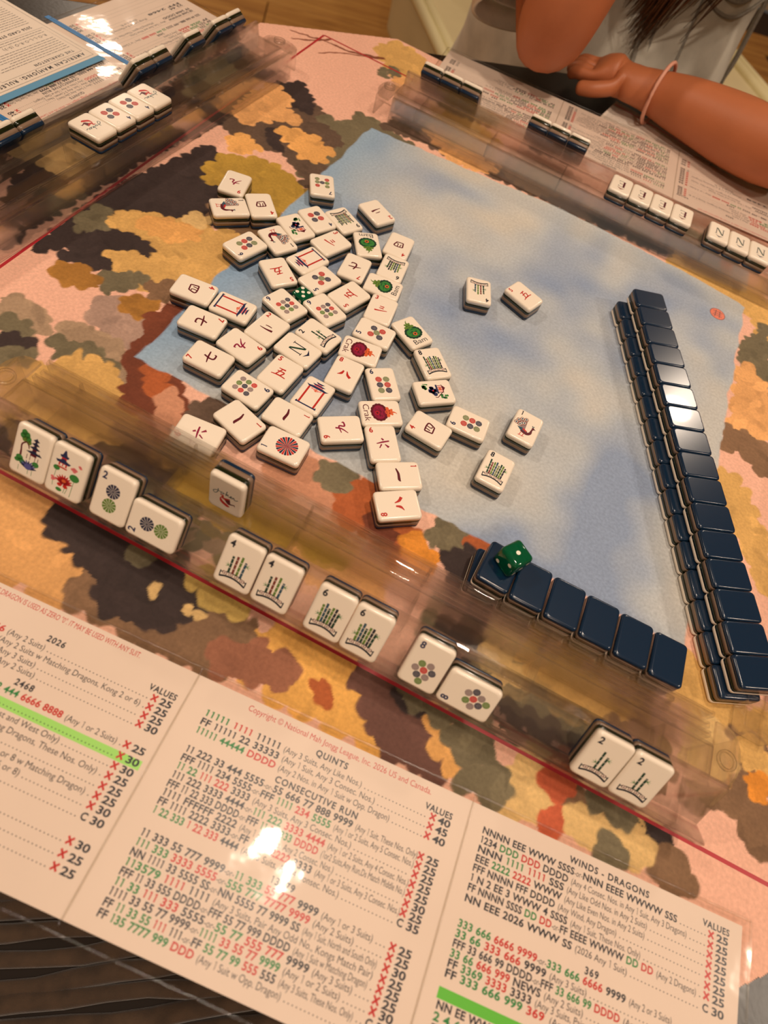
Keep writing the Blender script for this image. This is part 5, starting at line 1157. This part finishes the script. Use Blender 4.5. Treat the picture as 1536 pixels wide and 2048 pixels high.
# shirt: torso loft with soft folds
def blend(p, f): return p
def cloth(name, rings, m, parent, fold=0.004, seed=1, n=56, close=False):
    """rings: (centre, axis_u, axis_v, ru, rv)"""
    r_ = np.random.RandomState(seed); ph = r_.uniform(0, 6.28, 6)
    Q = []
    for i in range(len(rings) - 1):
        a, b_ = rings[i], rings[i + 1]
        for t in np.linspace(0, 1, 9)[:-1]: Q.append([a[q] * (1 - t) + b_[q] * t for q in range(5)])
    Q.append(list(rings[-1]))
    V, F = [], []
    for i, (c, u, v, ru, rv) in enumerate(Q):
        for k in range(n):
            a = 2 * PI * k / n
            # squarish torso section
            ca, sa = math.cos(a), math.sin(a); e = .82
            x = abs(ca) ** e * (1 if ca > 0 else -1); y = abs(sa) ** e * (1 if sa > 0 else -1)
            d = fold * (math.sin(a * 5 + i * .22 + ph[0]) * .5 + math.sin(a * 9 - i * .37 + ph[1]) * .45 + math.sin(a * 3 + i * .6 + ph[2]) * .5 + math.sin(a * 14 + i * .5 + ph[3]) * .25)
            V.append(c + u * (x * (ru + d)) + v * (y * (rv + d)))
    for i in range(len(Q) - 1):
        for k in range(n): F.append((i * n + k, i * n + (k + 1) % n, (i + 1) * n + (k + 1) % n, (i + 1) * n + k))
    o = obj(name, mesh(name, V, F, m, smooth=True), parent)
    md = o.modifiers.new('thickness', 'SOLIDIFY'); md.thickness = .0018; md.offset = 1
    sb = o.modifiers.new('smooth', 'SUBSURF'); sb.levels = 1; sb.render_levels = 1
    return o
U3, N3, Z3 = EU, EN, Vector((0, 0, 1))
shirt = cloth('shirt', [(W3(.28, .28, -.29), U3, N3, .205, .165), (W3(.28, .255, -.16), U3, N3, .195, .170), (W3(.28, .205, -.02), U3, N3, .200, .175), (W3(.275, .200, .12), U3, N3, .205, .135),
                        (W3(.27, .155, .25), U3, N3, .215, .125), (W3(.26, .145, .33), U3, N3, .15, .09), (W3(.26, .135, .375), U3, N3, .062, .058)], denim, pr, .0062, 3, 72)
def sleeve(name, P, R_, seed):
    P = [Vector(p) for p in P]; rings = []
    for i, p in enumerate(P):
        t = (P[min(i + 1, len(P) - 1)] - P[max(i - 1, 0)]).normalized(); a = t.cross(Vector((.2, .1, 1))).normalized(); b_ = a.cross(t).normalized()
        rings.append((p, a, b_, R_[i], R_[i]))
    return cloth(name, rings, denim, pr, .0045, seed, 40)
sleeve('sleeve', [W3(.15, .14, .30), W3(.085, .11, .215), E_(.035, .035, .130), E_(.026, -.008, .078)], [.075, .072, .066, .061], 5)
sleeve('sleeve', [W3(.40, .12, .29), (.225, .80, .20), (.245, .70, .11), (.252, .672, .088)], [.075, .070, .062, .058], 6)
V, F = tube([tuple(E_(.026, -.004, .084)), tuple(E_(.024, -.022, .060))], [.0635, .0615], 30, False)
o = obj('rolled_cuff', mesh('rolled_cuff', V, F, denim, smooth=True), pr); md = o.modifiers.new('t', 'SOLIDIFY'); md.thickness = .005
V, F = tube([(.248, .690, .10), (.254, .662, .078)], [.061, .0585], 30, False)
o = obj('rolled_cuff', mesh('rolled_cuff', V, F, denim, smooth=True), pr); md = o.modifiers.new('t', 'SOLIDIFY'); md.thickness = .005
# chest pocket, placket and shoulder seams follow the shirt front
def front(a, z):
    """point on the shirt front at distance a along the table edge and height z"""
    tab = [(-.29, .28, .165), (-.16, .255, .170), (-.02, .205, .175), (.12, .200, .135), (.25, .155, .125), (.33, .145, .09)]
    for (z0, n0, r0), (z1, n1, r1) in zip(tab, tab[1:]):
        if z0 <= z <= z1:
            t = (z - z0) / (z1 - z0); n_, r_ = n0 + (n1 - n0) * t, r0 + (r1 - r0) * t; break
    q = min(.98, abs(a - .277) / .205); c_ = q ** (1 / .82)
    return W3(a, n_ - r_ * (1 - c_ * c_) ** .41 - .0045, z)
def seam_tube(name, pts, r, m=None, per=6):
    P = catmull([tuple(front(a, z)) for a, z in pts], per); V, F = tube(P, r, 8)
    return obj(name, mesh(name, V, F, m or mat('stitched_seam', (166, 160, 148), .85, 0.2, 300, 0.5, 1200), smooth=True), pr)
seam_tube('pocket_seam', [(.305, .100), (.335, .088), (.37, .083), (.40, .092), (.43, .100)], .0024); seam_tube('pocket_seam', [(.302, .088), (.335, .072), (.37, .067), (.40, .075), (.43, .085)], .0022)
seam_tube('pocket_seam', [(.305, .100), (.302, .05), (.300, .00), (.31, -.03)], .0020); seam_tube('pocket_seam', [(.43, .100), (.435, .04), (.425, -.02)], .0022)
seam_tube('placket', [(.225, .20), (.222, .10), (.228, .04), (.235, -.02)], .0034); seam_tube('placket', [(.245, .20), (.243, .10), (.247, .04), (.255, -.03)], .0026)
seam_tube('side_seam', [(.455, .10), (.462, .05), (.458, 0), (.45, -.04)], .0040)
for a, z in ((.372, .092), (.234, .13), (.240, .05)):
    c = front(a, z); V, F = tube([tuple(c - EN * .001), tuple(c - EN * .004)], .0055, 16)
    obj('button', mesh('button', V, F, mat('shell_button', (196, 186, 166), .3)), pr)
# hair band on the wrist
bp_ = Vector((.0520, .6890, .0340)); ax = (wrL - Vector((.1123, .6746, .040))).normalized()
s_ = ax.cross(Vector((0, 0, 1))).normalized(); t_ = s_.cross(ax).normalized(); pts = []
for k in range(25):
    a = 2 * PI * k / 24; pts.append(tuple(bp_ + s_ * (.0325 * math.cos(a)) + t_ * (.0325 * math.sin(a))))
V, F = tube(pts, .0023, 8, False); obj('wrist_band', mesh('wrist_band', V, F, mat('pale_pink_band', (222, 160, 136), .6), smooth=True), pr)
# long hair: tapered locks from the crown falling over the chest
HV, HF = [], []
rh = np.random.RandomState(12)
def lock(p, r):
    V, F = tube(catmull(p, 5), [tuple([r * (1 - .92 * (i / (len(p) * 5 - 5)) ** 2.2)] * 2) if False else r * max(.06, 1 - (i / (len(p) * 5 - 5)) ** 2.2) for i in range(len(p) * 5 - 4)], 6)
    b_ = len(HV); HV.extend(V); HF.extend([tuple(b_ + q for q in f) for f in F])
hc = W3(.247, .085, .50)
for i in range(230):
    g = rh.rand()
    if g < .62: a1 = rh.uniform(.175, .245); zt = .010 + 1.6 * abs(a1 - .222) + rh.uniform(0, .05); a0 = rh.uniform(.165, .215)
    elif g < .82: a1 = rh.uniform(.115, .165); zt = rh.uniform(.05, .11); a0 = rh.uniform(.16, .19)
    else: a1 = rh.uniform(.225, .30); zt = rh.uniform(.035, .10); a0 = rh.uniform(.26, .32)
    f1 = front(a1, max(zt, .0)); f2 = front(a1 * .6 + .4 * a0 + .02, .2)
    off = rh.uniform(.004, .022)
    side = -1 if a0 < .245 else 1
    lock([tuple(W3(.247 + side * .03, .06, .595)), tuple(W3(.247 + side * .082, .045 + rh.uniform(-.01, .03), .52)), tuple(W3(.247 + side * .075 + (a0 - .19) * .6, .035, .41)),
          tuple(W3(a0, .01 + rh.uniform(-.01, .01), .30)), tuple(f2 - EN * off), tuple(f1 * .5 + f2 * .5 - EN * off + EU * rh.uniform(-.008, .008)), tuple(f1 - EN * (off * .6) + EU * rh.uniform(-.006, .006))], rh.uniform(.0035, .0065))
for i in range(70):
    a = rh.uniform(PI * .05, PI * .95); x, y = math.cos(a) * .088, math.sin(a) * .085
    lock([tuple(W3(.247 + x * .2, .07, .648)), tuple(W3(.247 + x * .8, .075 + y * .6, .62)), tuple(W3(.247 + x * 1.05, .075 + y * 1.05, .53)), tuple(W3(.247 + x * 1.1, .09 + y * 1.15, .40)), tuple(W3(.25 + x, .16 + y * 1.1, .28))], .012)
obj('hair', mesh('hair', HV, HF, hair_m, smooth=True), pr)
# a plain face, above the frame
for s in (-1, 1):
    V, F = tube([tuple(W3(.245 + s * .03, .067 - .078, .52)), tuple(W3(.245 + s * .03, .067 - .090, .52))], [.012, .008], 12); obj('eye', mesh('eye', V, F, mat('eye_white', (230, 226, 220), .2), smooth=True), pr)
V, F = tube([tuple(W3(.245, -.022, .515)), tuple(W3(.245, -.036, .492)), tuple(W3(.245, -.028, .482))], [.006, .011, .012], 10); obj('nose', mesh('nose', V, F, skin_m, smooth=True), pr)
V, F = tube([tuple(W3(.222, -.010, .458)), tuple(W3(.245, -.018, .456)), tuple(W3(.268, -.010, .458))], [.003, .006, .003], 10); obj('mouth', mesh('mouth', V, F, mat('lips', (170, 84, 70), .4), smooth=True), pr)
# trousers
for s, k in (('hipR', 'knR'), ('hipL', 'knL')):
    a = 'anR' if k == 'knR' else 'anL'
    V, F = tube(catmull([tuple(J[s][0] + EN * .05), tuple(J[s][0]), tuple(J[k][0]), tuple(J[a][0] + Vector((0, 0, .03)))], 6), [.098] * 7 + [.09] * 4 + [.078] * 8, 18, False)
    o = obj('trouser_leg', mesh('trouser_leg', V, F, mat('dark_trousers', (34, 34, 40), .9), smooth=True), pr)
